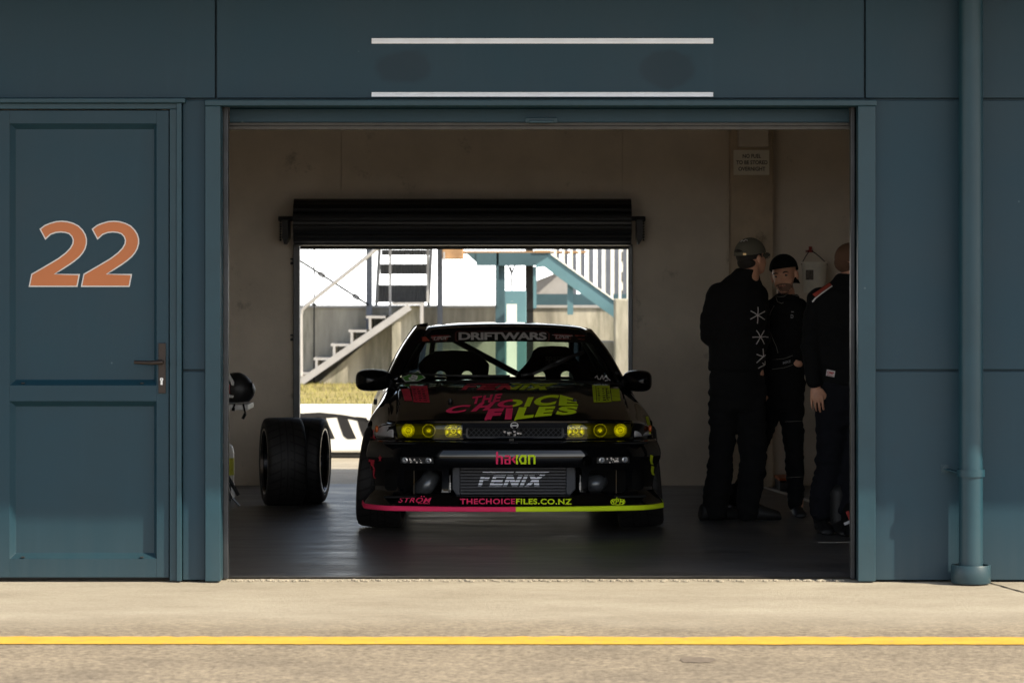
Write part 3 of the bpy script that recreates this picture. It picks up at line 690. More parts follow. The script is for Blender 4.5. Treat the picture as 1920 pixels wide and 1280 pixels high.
for q in (((456,757),(460,775),(455,785)), ((440,757),(438,764),(437,770))):
    g = MB(); g.bar(W(*q[0],yt-.225), W(*q[1],yt-.235), .012, .003, (0,1,0)); g.bar(W(*q[1],yt-.235), W(*q[2],yt-.235), .02, .003, (0,1,0)); obj('chin_strap', g, M['carbon'], hl)
# jug
yj = 5.9; jc = (X(424,yj), yj, 0); jr = 15/FPX*(yj-CAM_Y); jz0 = Z(906,yj)
stn = empty('plastic_jug', (jc[0], yj, jz0-.0), 0, 'white plastic jug with a yellow label on a low black case', 'jug')
lathe_thing('jug_body', [(jz0,.001),(jz0,jr*.9),(jz0+.01,jr),(Z(848,yj),jr),(Z(836,yj),jr*.8),(Z(831,yj),jr*.4),(Z(829,yj),jr*.3),(Z(829,yj),.001)], (jc[0],yj,0), M['plastic_w'], stn)
g = MB(); g.grid([[(jc[0]+(jr+.0015)*math.cos(R(a)), yj+(jr+.0015)*math.sin(R(a)), Z(zz,yj)) for a in range(-85, 10, 8)] for zz in (890, 858)]); obj('jug_label', g, M['label_y'], stn, smooth=True)
g = MB(); g.box(X(340,yj), X(436,yj), yj-.1, yj+.2, 0, jz0-.002); ts = obj('tool_case', g, M['satin'], None, bevel=.01); tag(ts, 'low black case on the floor under the white jug', 'case')
ya = 5.2; g = MB(); g.tube([W(405,855,ya), W(447,928,ya+.02)], .013, 10); g.tube([W(418,880,ya), W(422,942,ya)], .012, 8); g.bar(W(424,905,ya), W(436,935,ya), .02, .01); g.bar(W(434,932,ya), W(449,948,ya-.01), .035, .008)
g.v = [(a, b, max(c, .002)) for a, b, c in g.v]
tag(obj('folding_stand', g, M['blackmetal'], None), 'black folding stand leaning with a trailing strap near the left jamb', 'stand')

# ------------------------------------------------------------ behind the garage
yB = 25.0
# grassed bank
g = MB(); rows = []
for j, yy in enumerate([13.2, 14.2, 16, 18, 20, 22, 24, 25.0, 27, 60]):
    row = []
    for i in range(61):
        x = -14 + 28*i/60; z = (-.02 if j == 0 else .19 if j > 1 else .14) + (.02*noise.noise(Vector((x*.7, yy*.5, 0))) if j > 1 else 0); row.append((x, yy, z))
    rows.append(row)
g.grid(rows); bank = obj('grass_bank', g, M['grass'], smooth=True); tag(bank, kind='structure')
g = MB()
for i in range(9000):
    x = random.uniform(-3.4, 2.2); yy = random.uniform(16.5, 24.9); a = random.uniform(0, 3.14); h = random.uniform(.02, .06); dx, dy = math.cos(a)*.006, math.sin(a)*.006; z = .185 + .02*noise.noise(Vector((x*.7, yy*.5, 0)))
    g.add([(x-dx, yy-dy, z), (x+dx, yy+dy, z), (x+random.uniform(-.02,.02), yy+random.uniform(-.02,.02), z+h)], [(0,1,2)])
tag(obj('grass', g, M['blade']), kind='stuff', label='short dry grass on the bank behind the garage')
# barrier with black lettering
yw = 11.2; g = MB(); zt = Z(760,yw)
g.prism([(X(-200,yw),.041),(X(1700,yw),.041),(X(1700,yw),zt),(X(-200,yw),zt)], yw, yw+.35)
ba = obj('trackside_barrier', g, M['barrier'], bevel=.02); tag(ba, 'low white trackside barrier with slanted black lettering behind the garage', 'barrier')
g = MB(); g.box(X(-200,yw), X(1700,yw), yw+.02, yw+.33, 0, .040); obj('barrier_shadow_gap', g, M['dark'], ba)  # black strip standing in for the shadow gap under the barrier
bt = bvh([ba]); d = D2()
for off in (0,):
    o_ = off
    top = [(562,775),(600,773),(640,777),(670,782),(690,787),(700,790)]; bot = [(700,800),(690,793),(660,786),(630,782),(600,784),(562,790)]
    d.poly([(a+o_, b) for a, b in top + bot])
    for bx in (598, 638, 674):
        d.poly([(bx-6+o_,781),(bx+13+o_,783),(bx+20+o_,800),(bx+30+o_,822),(bx+14+o_,823),(bx+6+o_,817),(bx+0+o_,800)])
    d.poly([(562+o_,782),(578+o_,782),(598+o_,822),(609+o_,826),(580+o_,826),(562+o_,800)])
decal('black_lettering', d, bt, ba, M['bblack'], lift=.003, step=0)
# concrete retaining wall
zw = Z(577, yB); g = MB()
g.box(-12, 14, yB, yB+.3, 0, zw)
cw = obj('retaining_wall', g, M['concrete']); tag(cw, 'streaked concrete retaining wall behind the grass bank', 'wall')
g = MB(); g.box(-12, 14, yB-.03, yB+.33, zw+.001, Z(572.5,yB)); obj('wall_coping', g, M['pale_metal'], cw)
# end wall on the right that catches the sun
g = MB(); yE = 22.6; g.box(X(1152,yE), 9, yE, yE+.3, 0, Z(560,yE)); g.box(X(1118,yE+.3), X(1152,yE+.3), yE+.301, yE+.6, 0, Z(640,yE)); ew = obj('end_wall', g, M['concrete'], bevel=.02); tag(ew, 'short mossy concrete end wall at the foot of the teal stairs', 'wall')
# stair plinth
g = MB(); yp = 24.2; a = X(790,yp); g.prism([(X(735,yp),.15),(a,.15),(a,Z(574,yp)),(X(757,yp),Z(574,yp)),(X(735,yp),Z(600,yp))], yp+.02, yB-.001); g.prism([(X(585,yp),.15),(X(735,yp),.15),(X(735,yp),Z(600,yp))], yp+.3, yB-.001)
pl = obj('stair_plinth', g, M['concrete']); tag(pl, 'concrete plinth under the pale stairs', 'plinth')
# pale lower stair
ls = empty('lower_stairs', (X(660,yp), yp, .19), 0, 'pale steel steps climbing right beside the concrete wall', 'stairs')
def bpx(mb, a, b, y, w, h): mb.bar(W(a[0],a[1],y), W(b[0],b[1],y), w, h); return mb
for dy in (-.1, .75):
    g = MB(); bpx(g, (563,717), (768,575), yp+dy, .05, .085); obj('stringer', g, M['pale_metal'], ls)
for (xa, xb, yy, xr) in ((564,585,699,567),(589,621,672,594),(621,655,646,627),(654,688,620,660),(687,723,594,694),(735,793,569,790)):
    g = MB(); g.box(X(xa,yp), X(xb,yp), yp-.1, yp+.75, Z(yy+2.5,yp), Z(yy-2,yp)); obj('tread', g, M['pale_metal'], ls)
    g = MB(); g.box(X(xr-2,yp), X(xr+2.5,yp), yp-.1, yp+.75, Z(yy+24,yp) if xr != 790 else Z(610,yp), Z(yy+2.6,yp)); obj('riser', g, M['pale_metal'], ls)
g = MB(); g.tube([W(564,705,yp-.15), W(563.5,590,yp-.15), W(566,580,yp-.15), W(575,572,yp-.15), W(640,520,yp-.15), W(706,467,yp-.15), W(760,424,yp-.15)], .026, 8); autosmooth(obj('handrail', g, M['pale_metal'], ls))
# upper stair seen from behind
us = empty('upper_stairs', (X(757,24.9), 25.2, zw), 0, 'steel stair flight with dark grating treads above the wall', 'stairs')
for (a, b) in ((534,567),(494,514),(466,477),(438,452),(415,428)):
    g = MB(); k = (567 - b) * .012; n = 34; rows = [[], []]
    for i in range(n): xx = 708 + 92*i/(n-1); q = .012 * (i % 2); rows[0].append((X(xx,yB), yB+.4+k+q, Z(b,yB))); rows[1].append((X(xx,yB), yB+.4+k+q, Z(a,yB)))
    g.grid(rows); obj('tread', g, M['tread_grey'], us, solid=.02)
for xx in (730, 801):
    g = MB(); g.box(X(xx-2,yp), X(xx+2.5,yp), yp+.2, yp+.24, Z(600 if xx < 750 else 568,yp), Z(400,yp)); obj('rail_post', g, M['pale_metal'], us)
for a, b in ((803,806),(705,706)):
    g = MB(); g.bar((X(a,yB), yB+.1, zw+.05), (X(b,yB), yB+1.5, Z(410,yB)), .035, .12); obj('stringer', g, M['pale_metal'], us)
# posts of the stand
for (a, b, m, lab, base) in ((687,698,'grey_metal','blue-grey steel post left of the grating stairs',600), (820,830,'grey_metal','blue-grey steel post right of the grating stairs',610), (588,590.5,'blackmetal','thin dark pole behind the turnbuckle cable',572), (985,1000,'blackmetal','dark post between the teal panel and the teal stairs',580)):
    g = MB(); y_ = yB - .12; x0, x1 = X(a,y_), X(b,y_); g.box(x0, x1, y_-.06, y_+.0, .18, 3.2); g.box(x0-.03, x1+.03, y_-.09, y_+.02, .18, .2); g.box(x0-.02, x1+.02, y_-.08, y_+.01, Z(base,y_), Z(base-3,y_)); tag(obj('support_post', g, M[m]), lab, 'post')
# brace cable with turnbuckles
g = MB(); A, C_ = W(555,484,24.0), W(690,571,24.8); g.tube([A, C_], .014, 6)
for t in (.30, .78):
    p = A.lerp(C_, t); q = A.lerp(C_, t+.10); n_ = (q-p).normalized().cross(Vector((0,1,0)))
    g.tube([p, p.lerp(q,.25)+n_*.03, p.lerp(q,.75)+n_*.03, q, p.lerp(q,.75)-n_*.03, p.lerp(q,.25)-n_*.03, p], .009, 6)
tag(obj('brace_cable', g, M['blackmetal']), 'dark bracing cable with turnbuckles sloping down to the blue-grey post', 'cable')
# teal platform, column, panel
yT = 24.2
pf = empty('teal_platform', (X(950,yT), yT, .19), 0, 'teal steel platform with a pale timber edge above the wall', 'platform')
g = MB(); g.box(X(893,yT), X(1035,yT), yT, yT+.1, Z(498,yT), Z(474,yT)); g.prism([(X(873,yT),Z(474,yT)),(X(893,yT),Z(474,yT)),(X(893,yT),Z(492,yT))], yT+.01, yT+.08); obj('edge_beam', g, M['teal_d'], pf)
g = MB(); g.box(X(862,yT), X(1100,yT), yT+.1, yT+2.2, Z(474,yT)+.002, Z(470.5,yT)); g.box(X(1002,yT), X(1032,yT), yT-.02, yT, Z(474,yT)+.002, Z(469,yT)); obj('deck', g, M['wood'], pf)
g = MB(); g.box(X(929,yT), X(947,yT), yT+.101, yT+.25, .18, Z(498,yT)); g.box(X(931,yT), X(935,yT), yT+.0, yT+.1, Z(575,yT), Z(474,yT)); obj('column', g, M['teal_d'], pf)
g = MB(); g.box(X(830,yT), X(869,yT), yT-.3, yT+.3, Z(486,yT), 2.6); bd = obj('timber_board', g, M['wood'], None, bevel=.01); tag(bd, 'orange-brown timber board at the top beside the grey post', 'board')
g = MB(); g.box(X(831,yT-.4), X(834,yT-.4), yT-.4, yT-.31, Z(490,yT), Z(473,yT)); obj('board_bracket', g, M['pale_metal'], bd)
yq = 21.0; g = MB(); g.box(X(946,yq), X(987,yq), yq, yq+.12, .18, Z(545,yq)); tp = obj('teal_cabinet', g, M['teal'], None, bevel=.008); tag(tp, 'sunlit teal panel standing behind the car roof', 'panel')
g = MB(); g.box(X(950,yq-.3), X(969,yq-.3), yq-.36, yq-.24, .19, Z(570,yq-.3)); g.lathe([(-.06,.033),(.06,.033)], (X(959.5,yq-.3), yq-.3, Z(570,yq-.3)), 'y', 20); tag(obj('bollard', g, M['far_white'], None), 'rounded pale post in the sun before the teal panel', 'post')
g = MB(); 
for a, b in (((958,500),(960,545)),((952,496),(959,512)),((966,496),(960,512))): g.bar(W(*a,yT+1), W(*b,yT+1), .02, .02)
tag(obj('antenna_fork', g, M['blackmetal'], None), 'thin forked bracket above the teal panel', 'bracket')
# teal stairs
ts = empty('teal_stairs', (X(1177,23.4), 23.4, .19), 0, 'teal steel staircase with white balusters rising to the left', 'stairs')
y0 = 23.4
g = MB(); A = [(1033,478),(1240,628),(1240,660),(1020,500),(1005,502),(1005,496)]; g.prism([(X(a,y0), Z(b,y0)) for a, b in A][::-1], y0, y0+.06); obj('stringer', g, M['teal'], ts)
g = MB(); g.prism([(X(a,y0), Z(b,y0)) for a, b in [(1033,474.5),(1240,624.5),(1240,627.5),(1033,477.8)]][::-1], y0-.02, y0+.10); obj('stringer_cap', g, M['far_white'], ts)
for k in range(7):
    px_ = 1043 + 28*k; py_ = 510 + 17.7*k*1.03; g = MB(); g.box(X(px_-6,y0), X(px_+7,y0), y0+.03, y0+.9, Z(py_+5,y0), Z(py_+1,y0)); g.v = [(v[0], v[1], v[2] - (v[0]-X(px_,y0))*.45) for v in g.v]; obj('tread', g, M['far_white'], ts)
for k in range(11):
    px_ = 1041 + 15.2*k; g = MB(); pb = 478 + (px_-1033)*.725; g.box(X(px_-2.4,y0), X(px_+2.4,y0), y0+.0, y0+.05, Z(pb-2,y0), Z(385,y0)); obj('baluster', g, M['far_white'], ts)
for (a, b, c) in ((1000,1006,578), (1064,1075,590)):
    g = MB(); g.box(X(a,y0), X(b,y0), y0+.061, y0+.14, Z(c,y0), Z(500 if a < 1010 else 530,y0)); obj('stair_post', g, M['teal'], ts)
# louvred screen behind the balusters
g = MB(); ysn = 27.0
for k in range(9): a = 1040 + 16*k; g.box(X(a,ysn), X(a+9,ysn), ysn, ysn+.05, Z(560,ysn), 3.2)
tag(obj('slatted_screen', g, M['grey_metal']), 'grey slatted screen seen between the white balusters', 'screen')
g = MB(); g.box(X(1006,26.5), X(1072,26.5), 26.5, 26.6, Z(552,26.5), Z(500,26.5)); g.v = [(v[0], v[1], v[2]-max(0, (X(1035,26.5)-v[0]))*.9 if v[2] > 1.6 else v[2]) for v in g.v]
tag(obj('pale_awning', g, M['pale_metal']), 'pale sheet leaning under the teal stairs', 'sheet')
g = MB(); g.box(X(1000,26.2), X(1177,26.2), 26.2, 26.3, zw, Z(551,26.2)); tag(obj('low_screen', g, M['teal_d']), 'dark teal screen along the top of the concrete wall', 'screen')
# pale block far right
g = MB(); yf = 40; g.box(X(1150,yf), X(1420,yf), yf, yf+6, 0, 6)
fb = obj('white_building', g, M['far_white']); tag(fb, 'white building with small grey windows far behind the stairs', 'building')
for b in (478, 516, 550):
    g = MB(); g.box(X(1161,yf), X(1170,yf), yf-.02, yf+.02, Z(b+12,yf), Z(b-6,yf)); obj('window', g, M['tread_grey'], fb)
# stand deck overhead: shades the wall and stairs
g = MB(); g.box(-12, X(1130,yB), yB-1.4, yB+6, 3.2, 3.4); tag(obj('grandstand_deck', g, M['teal_d']), 'teal deck of the stand over the concrete wall', 'deck')

# ------------------------------------------------------------ the car
AX = 3.5
CAR = empty('race_car', (-.006, AX, 0), .0307, 'black drift car covered in pink and lime lettering parked in the garage', 'car')
CM = mtx(CAR); CI = CM.inverted()
def CP(px, py, yl): return CI @ W(px, py, AX + yl)
def cobj(name, mb, m, parent=None, **k): return obj(name, mb, m, parent or CAR, local=True, **k)
def plan(x): x = abs(x); return .10*(x/.7)**2 + 6*max(0, x-.66)**2
def fade(y): t = min(1, max(0, (.25 - y) / 1.01)); return t*t*(3-2*t)
ST = [
 (-.76, [(0,.688),(.35,.686),(.60,.681),(.70,.675),(.76,.667),(.805,.648),(.84,.61),(.85,.50),(.845,.35),(.82,.18)]),
 (-.55, [(0,.737),(.35,.735),(.60,.724),(.70,.714),(.765,.698),(.822,.664),(.858,.61),(.868,.50),(.868,.35),(.85,.18)]),
 (-.20, [(0,.800),(.35,.797),(.60,.782),(.70,.768),(.775,.742),(.836,.690),(.880,.61),(.895,.50),(.893,.35),(.87,.18)]),
 (.05,  [(0,.838),(.35,.834),(.60,.818),(.70,.804),(.775,.778),(.838,.720),(.888,.63),(.905,.50),(.900,.35),(.87,.18)]),
 (.35,  [(0,.874),(.35,.871),(.60,.855),(.70,.840),(.765,.812),(.820,.750),(.868,.65),(.885,.50),(.880,.35),(.85,.18)]),
 (.62,  [(0,.888),(.35,.886),(.60,.874),(.70,.862),(.755,.840),(.800,.780),(.840,.67),(.855,.50),(.855,.35),(.83,.18)]),
 (1.2,  [(0,.870),(.35,.870),(.60,.870),(.70,.866),(.760,.850),(.800,.790),(.832,.68),(.848,.50),(.850,.35),(.83,.18)]),
 (2.0,  [(0,.862),(.35,.862),(.60,.862),(.70,.862),(.762,.852),(.805,.800),(.838,.68),(.855,.50),(.855,.35),(.83,.18)]),
 (2.67, [(0,.848),(.35,.848),(.60,.846),(.70,.842),(.765,.828),(.835,.775),(.885,.68),(.905,.50),(.900,.35),(.87,.18)]),
 (3.3,  [(0,.824),(.35,.823),(.60,.818),(.70,.810),(.760,.792),(.812,.745),(.850,.68),(.862,.50),(.860,.35),(.82,.20)]),
 (3.60, [(0,.795),(.35,.794),(.58,.788),(.66,.778),(.720,.760),(.765,.715),(.800,.65),(.815,.50),(.810,.36),(.76,.26)]),
]
sy = np.array([s[0] for s in ST]); sp = np.array([s[1] for s in ST])
def herm(t, xs, ys):
    m = np.gradient(ys, xs, axis=0); i = int(min(max(np.searchsorted(xs, t) - 1, 0), len(xs) - 2)); h = xs[i+1] - xs[i]; u = (t - xs[i]) / h
    return (2*u**3-3*u**2+1)*ys[i] + (u**3-2*u**2+u)*h*m[i] + (-2*u**3+3*u**2)*ys[i+1] + (u**3-u**2)*h*m[i+1]
def section(y, n=44):
    c = herm(y, sy, sp); d = np.r_[0, np.cumsum(np.hypot(*(np.diff(c, axis=0).T)))]; out = []
    for t in np.linspace(0, d[-1], n): out.append(herm(t, d, c))
    return out
YS = list(np.linspace(-.76, .7, 42)) + list(np.linspace(.76, 3.6, 44))
def bodyrow(y):
    s = section(y); f = fade(y)
    k = .22 if y < -.755 else 0
    return [(p[0], y + plan(p[0])*f - k*max(0, min(.68, p[1]) - .56), p[1]) for p in s]
body = MB(); ROWS = [bodyrow(y) for y in YS]; n = len(ROWS[0]); full = []
for r_ in ROWS: full.append(r_ + [(0, r_[-1][1] - (0 if True else 0), .17)] + [(-a, b, c) for a, b, c in r_[::-1]][:-1])
body.grid(full, True)
for idx in (0, -1):
    r_ = ROWS[idx]; y = YS[idx]; f = fade(y); G = []
    for (a, b, c) in r_[1:]: k_ = .22 if idx == 0 else 0; G.append([(a*t, (y + plan(a*t)*f) - k_*max(0, min(.68, c) - .56), c) for t in np.linspace(1, -1, 25)])
    body.grid(G)
    top = r_[0]; m_ = MB(); row = G[0]; body.add([top] + row, [(0, i+1, i+2) for i in range(len(row)-1)])
    bot = (0, full[idx][n][1], .17); row = G[-1]; body.add([bot] + row, [(0, i+2, i+1) for i in range(len(row)-1)])
bo = cobj('body', body, M['carpaint'], smooth=True, weld=True)
def bx(*a): return MB().box(*a)
def pr(poly, a, b): m = MB(); m.prism(poly, a, b); return m
cuts = [bx(-.72, .72, .86, 2.52, .42, 1.2), bx(-.80, .80, -1.2, -.42, .05, .555), pr(rrect(-.285, .285, .592, .648, .02), -1, -.6)]
for s_ in (-1, 1):
    for yy in (0, 2.67):
        c = MB(); c.lathe([(.60*s_, .345), (1.2*s_, .345)], (0, yy, .315), 'x', 44); c.add([(.60*s_, yy+.345*math.cos(2*math.pi*k/44), .315+.345*math.sin(2*math.pi*k/44)) for k in range(44)], [tuple(range(44))]); c.add([(1.2*s_, yy+.345*math.cos(2*math.pi*k/44), .315+.345*math.sin(2*math.pi*k/44)) for k in range(44)], [tuple(range(44))])
        me_ = c; cuts.append(c)
    cuts.append(pr([(s_*a, b) for a, b in [(.312,.582),(.695,.586),(.712,.662),(.712,.670),(.312,.676)]], -1.1, -.50))
# weld the arch cutters
for c in cuts:
    bm = bmesh.new(); vv = [bm.verts.new(v) for v in c.v]
    for f in c.f:
        try: bm.faces.new([vv[i] for i in f])
        except Exception: pass
    bmesh.ops.remove_doubles(bm, verts=bm.verts, dist=1e-5); bm.verts.index_update(); c.v = [tuple(v.co) for v in bm.verts]; c.f = [tuple(v.index for v in f.verts) for f in bm.faces]; bm.free()
cut(bo, cuts); autosmooth(bo, 32)
# hood panel riding just proud of the fenders
hy = list(np.linspace(-.755, .40, 50)); H = []
for y in hy:
    s = section(y, 90); f = fade(y); half = [p for p in s if p[0] <= .708 and p[1] > .6]; nx_ = s[len(half)]; u_ = (.708-half[-1][0])/max(1e-6, nx_[0]-half[-1][0]); half.append(half[-1]*(1-u_)+nx_*u_)
    ii = np.linspace(0, len(half)-1, 24); pts = []
    for t in ii:
        a = half[int(t)]; b = half[min(int(t)+1, len(half)-1)]; u = t - int(t); q = a*(1-u) + b*u
        crown = .010*math.exp(-((abs(q[0])-.42)/.05)**2) * min(1, (y+.8)*1.4)
        pts.append((q[0], y + plan(q[0])*f*1.0 - .06*max(0, (y-.1)/.3)*(1-(q[0]/.7)**2)*0, q[1] + .0055 + crown))
    H.append([(-a, b, c) for a, b, c in pts[::-1]] + pts[1:])
hb = MB(); hb.grid(H); hood = cobj('hood', hb, M['hood'], smooth=True, solid=.012)
# scoop-like hood vents
for s_ in (-1, 1):
    g = MB(); c = Vector((s_*.40, .02, .845))
    pin = MB(); pin.tube([(s_*.38, -.30, .775), (s_*.38, -.30, .805)], .012, 12); pin.lathe([(0,.022),(.003,.022)], (s_*.38,-.30,.79), 'z', 16)
    autosmooth(cobj('hood_pin', pin, M['blackmetal'], hood))
# cowl
cw_ = MB(); P = []
for t, (yy, zz) in enumerate(((.40,.884),(.46,.899),(.52,.896),(.58,.885))):
    P.append([(x, yy + .17*(x/.72)**2, zz - .030*(x/.72)**2) for x in np.linspace(-.72,.72,25)])
cw_.grid(P); cobj('cowl', cw_, M['satin'], smooth=True, solid=.01)
# windscreen
def WSP(u, v):
    x = (.715*(1-v) + .520*v)*u; y = (.53 + .15*u*u)*(1-v) + (1.18 + .05*u*u)*v; z = .884*(1-v) + (1.207 - .016*u*u)*v - .012*u*u*(1-v)
    b = math.sin(math.pi*v)*.022; return (x, y - b*.6, z + b)
ws = MB(); ws.grid([[WSP(u, v) for u in np.linspace(-1,1,25)] for v in np.linspace(0,1,13)])
wso = cobj('windscreen', ws, M['ws'], smooth=True)
g = MB(); g.grid([[tuple(Vector(WSP(u, v)) + Vector((0,-.003,.003))) for u in np.linspace(-.985,.985,25)] for v in np.linspace(.69,.995,7)])
stripo = cobj('sun_strip', g, M['carbon'], wso, smooth=True)
# greenhouse frame
RZ = lambda x, y: 1.241 - .030*(abs(x)/.56)**2.6 - .52*max(0, 1.42-y)**2*1.0 - .035*max(0, y-1.7)**2 - (.028*max(0,(abs(x)-.50)/.075)**2 if abs(x) > .50 else 0)
rf = MB(); ry = np.linspace(1.165, 2.16, 18); P = []
for y in ry: P.append([(x, y + .05*(x/.55)**2*(1 if y < 1.6 else -1), RZ(x, y)) for x in np.linspace(-.575,.575,33)])
rf.grid(P); cobj('roof', rf, M['carpaint'], smooth=True, solid=.022)
rs = [[tuple(Vector(p)) for p in []]]
for s_ in (-1, 1):
    def strip(name, quads, m=M['carpaint'], th=.025, parent=None):
        g = MB(); g.grid([[ (s_*a[0], a[1], a[2]) for a in row] for row in quads]); return cobj(name, g, m, parent, smooth=True, solid=th)
    A = []
    for v in np.linspace(0, 1, 10):
        wsp = Vector(WSP(1, v)); o_ = Vector((.768*(1-v)+.578*v + .014*math.sin(math.pi*v), .80*(1-v)+1.33*v, .855*(1-v)+1.196*v + .01*math.sin(math.pi*v)))
        mid = (wsp+o_)/2 + Vector((.018, -.012, .012)); A.append([tuple(wsp + Vector((-.012,0,.004))), tuple(mid), tuple(o_)])
    strip('windscreen_pillar', A)
    bot = lambda y: (.772, y, .862); topp = lambda y: (.580, y, 1.200)
    def sidept(y, v, yt): b = Vector(bot(y)); t = Vector(topp(yt)); q = b.lerp(t, v); q.x += .012*math.sin(math.pi*v); return tuple(q)
    strip('door_pillar', [[sidept(1.68,v,1.64), sidept(1.77,v,1.70)] for v in np.linspace(0,1,8)])
    strip('rear_pillar', [[sidept(2.42,v,1.98), tuple(Vector(sidept(2.66,v,2.10))+Vector((-.01,0,0))), (.63*(1-v)+.552*v, 2.73*(1-v)+2.12*v, .852*(1-v)+1.205*v), (.535*(1-v)+.50*v, 2.77*(1-v)+2.14*v, .855*(1-v)+1.212*v)] for v in np.linspace(0,1,8)])
    g = MB(); g.grid([[(s_*p[0]-s_*.006, p[1], p[2]) for p in (sidept(.82+(1.70-.82)*t, v, 1.32+(1.66-1.32)*t) for t in np.linspace(0,1,6))] for v in np.linspace(0,1,6)]); cobj('side_window', g, M['sg'], smooth=True)
    g = MB(); g.grid([[(s_*p[0]-s_*.006, p[1], p[2]) for p in (sidept(1.76+(2.45-1.76)*t, v, 1.69+(2.0-1.69)*t) for t in np.linspace(0,1,6))] for v in np.linspace(0,1,6)]); cobj('side_window', g, M['sg'], smooth=True)
    # door
    P = []
    for v in np.linspace(0, 1, 14):
        row = []
        for y in np.linspace(.60, 1.66, 14):
            s = section(y, 60); zz = .842 - v*.56; p = min(s[18:], key=lambda q: abs(q[1]-zz)); row.append((s_*(p[0]+.005), y, p[1]))
        P.append(row)
    g = MB(); g.grid(P); dro = cobj('door', g, M['carpaint'], smooth=True, solid=.004)
    g = MB(); g.box(s_*.845, s_*.868, 1.46, 1.60, .70, .735); cobj('handle', g, M['satin'], dro, bevel=.006)
    # mirror
    cxm = (-.862 if s_ < 0 else .862); ym = .66; a_, b_ = ((667,733) if s_ < 0 else (1170,1223)); 
    L0 = CP(a_, 712, ym); L1 = CP(b_, 712, ym); z1 = CP(700, 692, ym).z; z0 = CP(700, 733, ym).z
    if s_ > 0: z1 -= .008; z0 -= .006
    xin, xout = (L1.x, L0.x) if s_ < 0 else (L0.x, L1.x)
    g = MB(); rows = []
    for k, (sc, yy) in enumerate(((.02,-.070),(.2,-.0685),(.4,-.062),(.58,-.052),(.75,-.036),(.88,-.014),(.96,.008),(1,.035),(.99,.075),(.93,.082),(.90,.060),(.02,.058))):
        row = []; cx = (xin+xout)/2; cz = (z0+z1)/2; hw = abs(xout-xin)/2; hh = (z1-z0)/2
        for q in range(36):
            t = 2*math.pi*q/36; c, sn = math.cos(t), math.sin(t); e = 1/(abs(c)**3.4+abs(sn)**3.4)**(1/3.4)
            zz = sn*e*hh*sc * (1 - .12*(c*(-1 if s_ > 0 else 1))*0) ; xx = c*e*hw*sc
            inner = (xx * (-s_))/hw; zz *= (1 - .10*max(0, inner)) ; row.append((cx+xx, ym+yy+ .03*inner, cz+zz))
        rows.append(row)
    g.grid(rows, True)
    mo = cobj('wing_mirror', g, M['mirror'], smooth=True)
    g = MB(); g.tube([(s_*.745, .80, .875), (s_*.775, .74, .865), (xin - s_*.0, .70, .87)], [.035,.026,.022], 10); g.tube([(s_*.74,.86,.90),(s_*.70,.76,.93)], .012, 6); cobj('mirror_arm', g, M['satin'], mo, smooth=True)
g = MB(); g.grid([[((.535*(1-v)+.50*v)*u, (2.80-.06*u*u)*(1-v)+(2.15-.03*u*u)*v, .855*(1-v)+(1.215-.014*u*u)*v) for u in np.linspace(-1,1,15)] for v in np.linspace(0,1,6)])
cobj('rear_window', g, glass('rear_glass', (.76,.86,.80)), smooth=True)
g = MB(); g.box(-.70,.70,.60,.87,.80,.865); g.box(-.70,.70,2.5,2.62,.8,.845); cobj('dashboard', g, M['rubber'], bevel=.02)
# seats
def seat(cx, yc, ztop, wid, hw):
    g = MB(); pts = [(-wid,.45),(wid,.45),(wid,.80),(wid*.98,.90),(hw*1.25,.965),(hw*1.03,1.01),(hw*.93,ztop-.035),(hw*.66,ztop-.006),(0,ztop)]
    poly = pts + [(-a, b) for a, b in pts[2:-1][::-1]]
    g.prism([(cx+a, b) for a, b in poly][::-1], yc, yc+.10); o = cobj('racing_seat', g, M['rubber'])
    cs = []
    for s2 in (-1, 1):
        hp = [(.048,.85),(.128,.85),(.128,.893),(.108,.920),(.078,.923),(.052,.905)]; cs.append(pr([(cx+s2*a, b) for a, b in hp], yc-.3, yc+.4))
    cut(o, cs); q = o.modifiers.new('b', 'BEVEL'); q.width = .012; q.segments = 2; q.limit_method = 'ANGLE'; q.angle_limit = R(30)
    return o
s1 = seat(-.335, 1.50, 1.058, .235, .19); s2 = seat(.325, 1.45, 1.088, .25, .145)
for so_, cx in ((s1,-.33),(s2,.325)):
    g = MB(); g.box(cx-.24, cx+.24, 1.0, 1.5, .40, .55); cobj('seat_base', g, M['rubber'], so_, bevel=.03)
# roll cage
g = MB(); yc = 1.80
g.tube([(-.66,yc,.45),(-.66,yc,.90),(-.53,yc,1.15),(-.47,yc,1.195),(.47,yc,1.195),(.53,yc,1.15),(.66,yc,.90),(.66,yc,.45)], .022, 10)
A_, B_ = CP(846,634,yc), CP(985,709,yc); A_ = A_ + (A_-B_)*.25; g.tube([A_, B_ + (B_-A_)*.5], .0215, 10)
for s_ in (-1, 1):
    g.tube([(s_*.47,yc,1.195),(s_*.50,1.22,1.185),(s_*.66,.78,.93),(s_*.68,.74,.6)], .020, 10); g.tube([(s_*.46,yc,1.19),(s_*.5,2.55,.84)], .018, 10)
cobj('roll_cage', g, M['satin'], smooth=True)
g = MB(); c = CP(985,700,.95); c = Vector((-.33, 1.0, .90)); Pq = []
for k in range(25): a = 2*math.pi*k/24; Pq.append((c.x+.165*math.cos(a), c.y - .10*math.sin(a)*.4, c.z-.10+.165*math.sin(a)*.9))
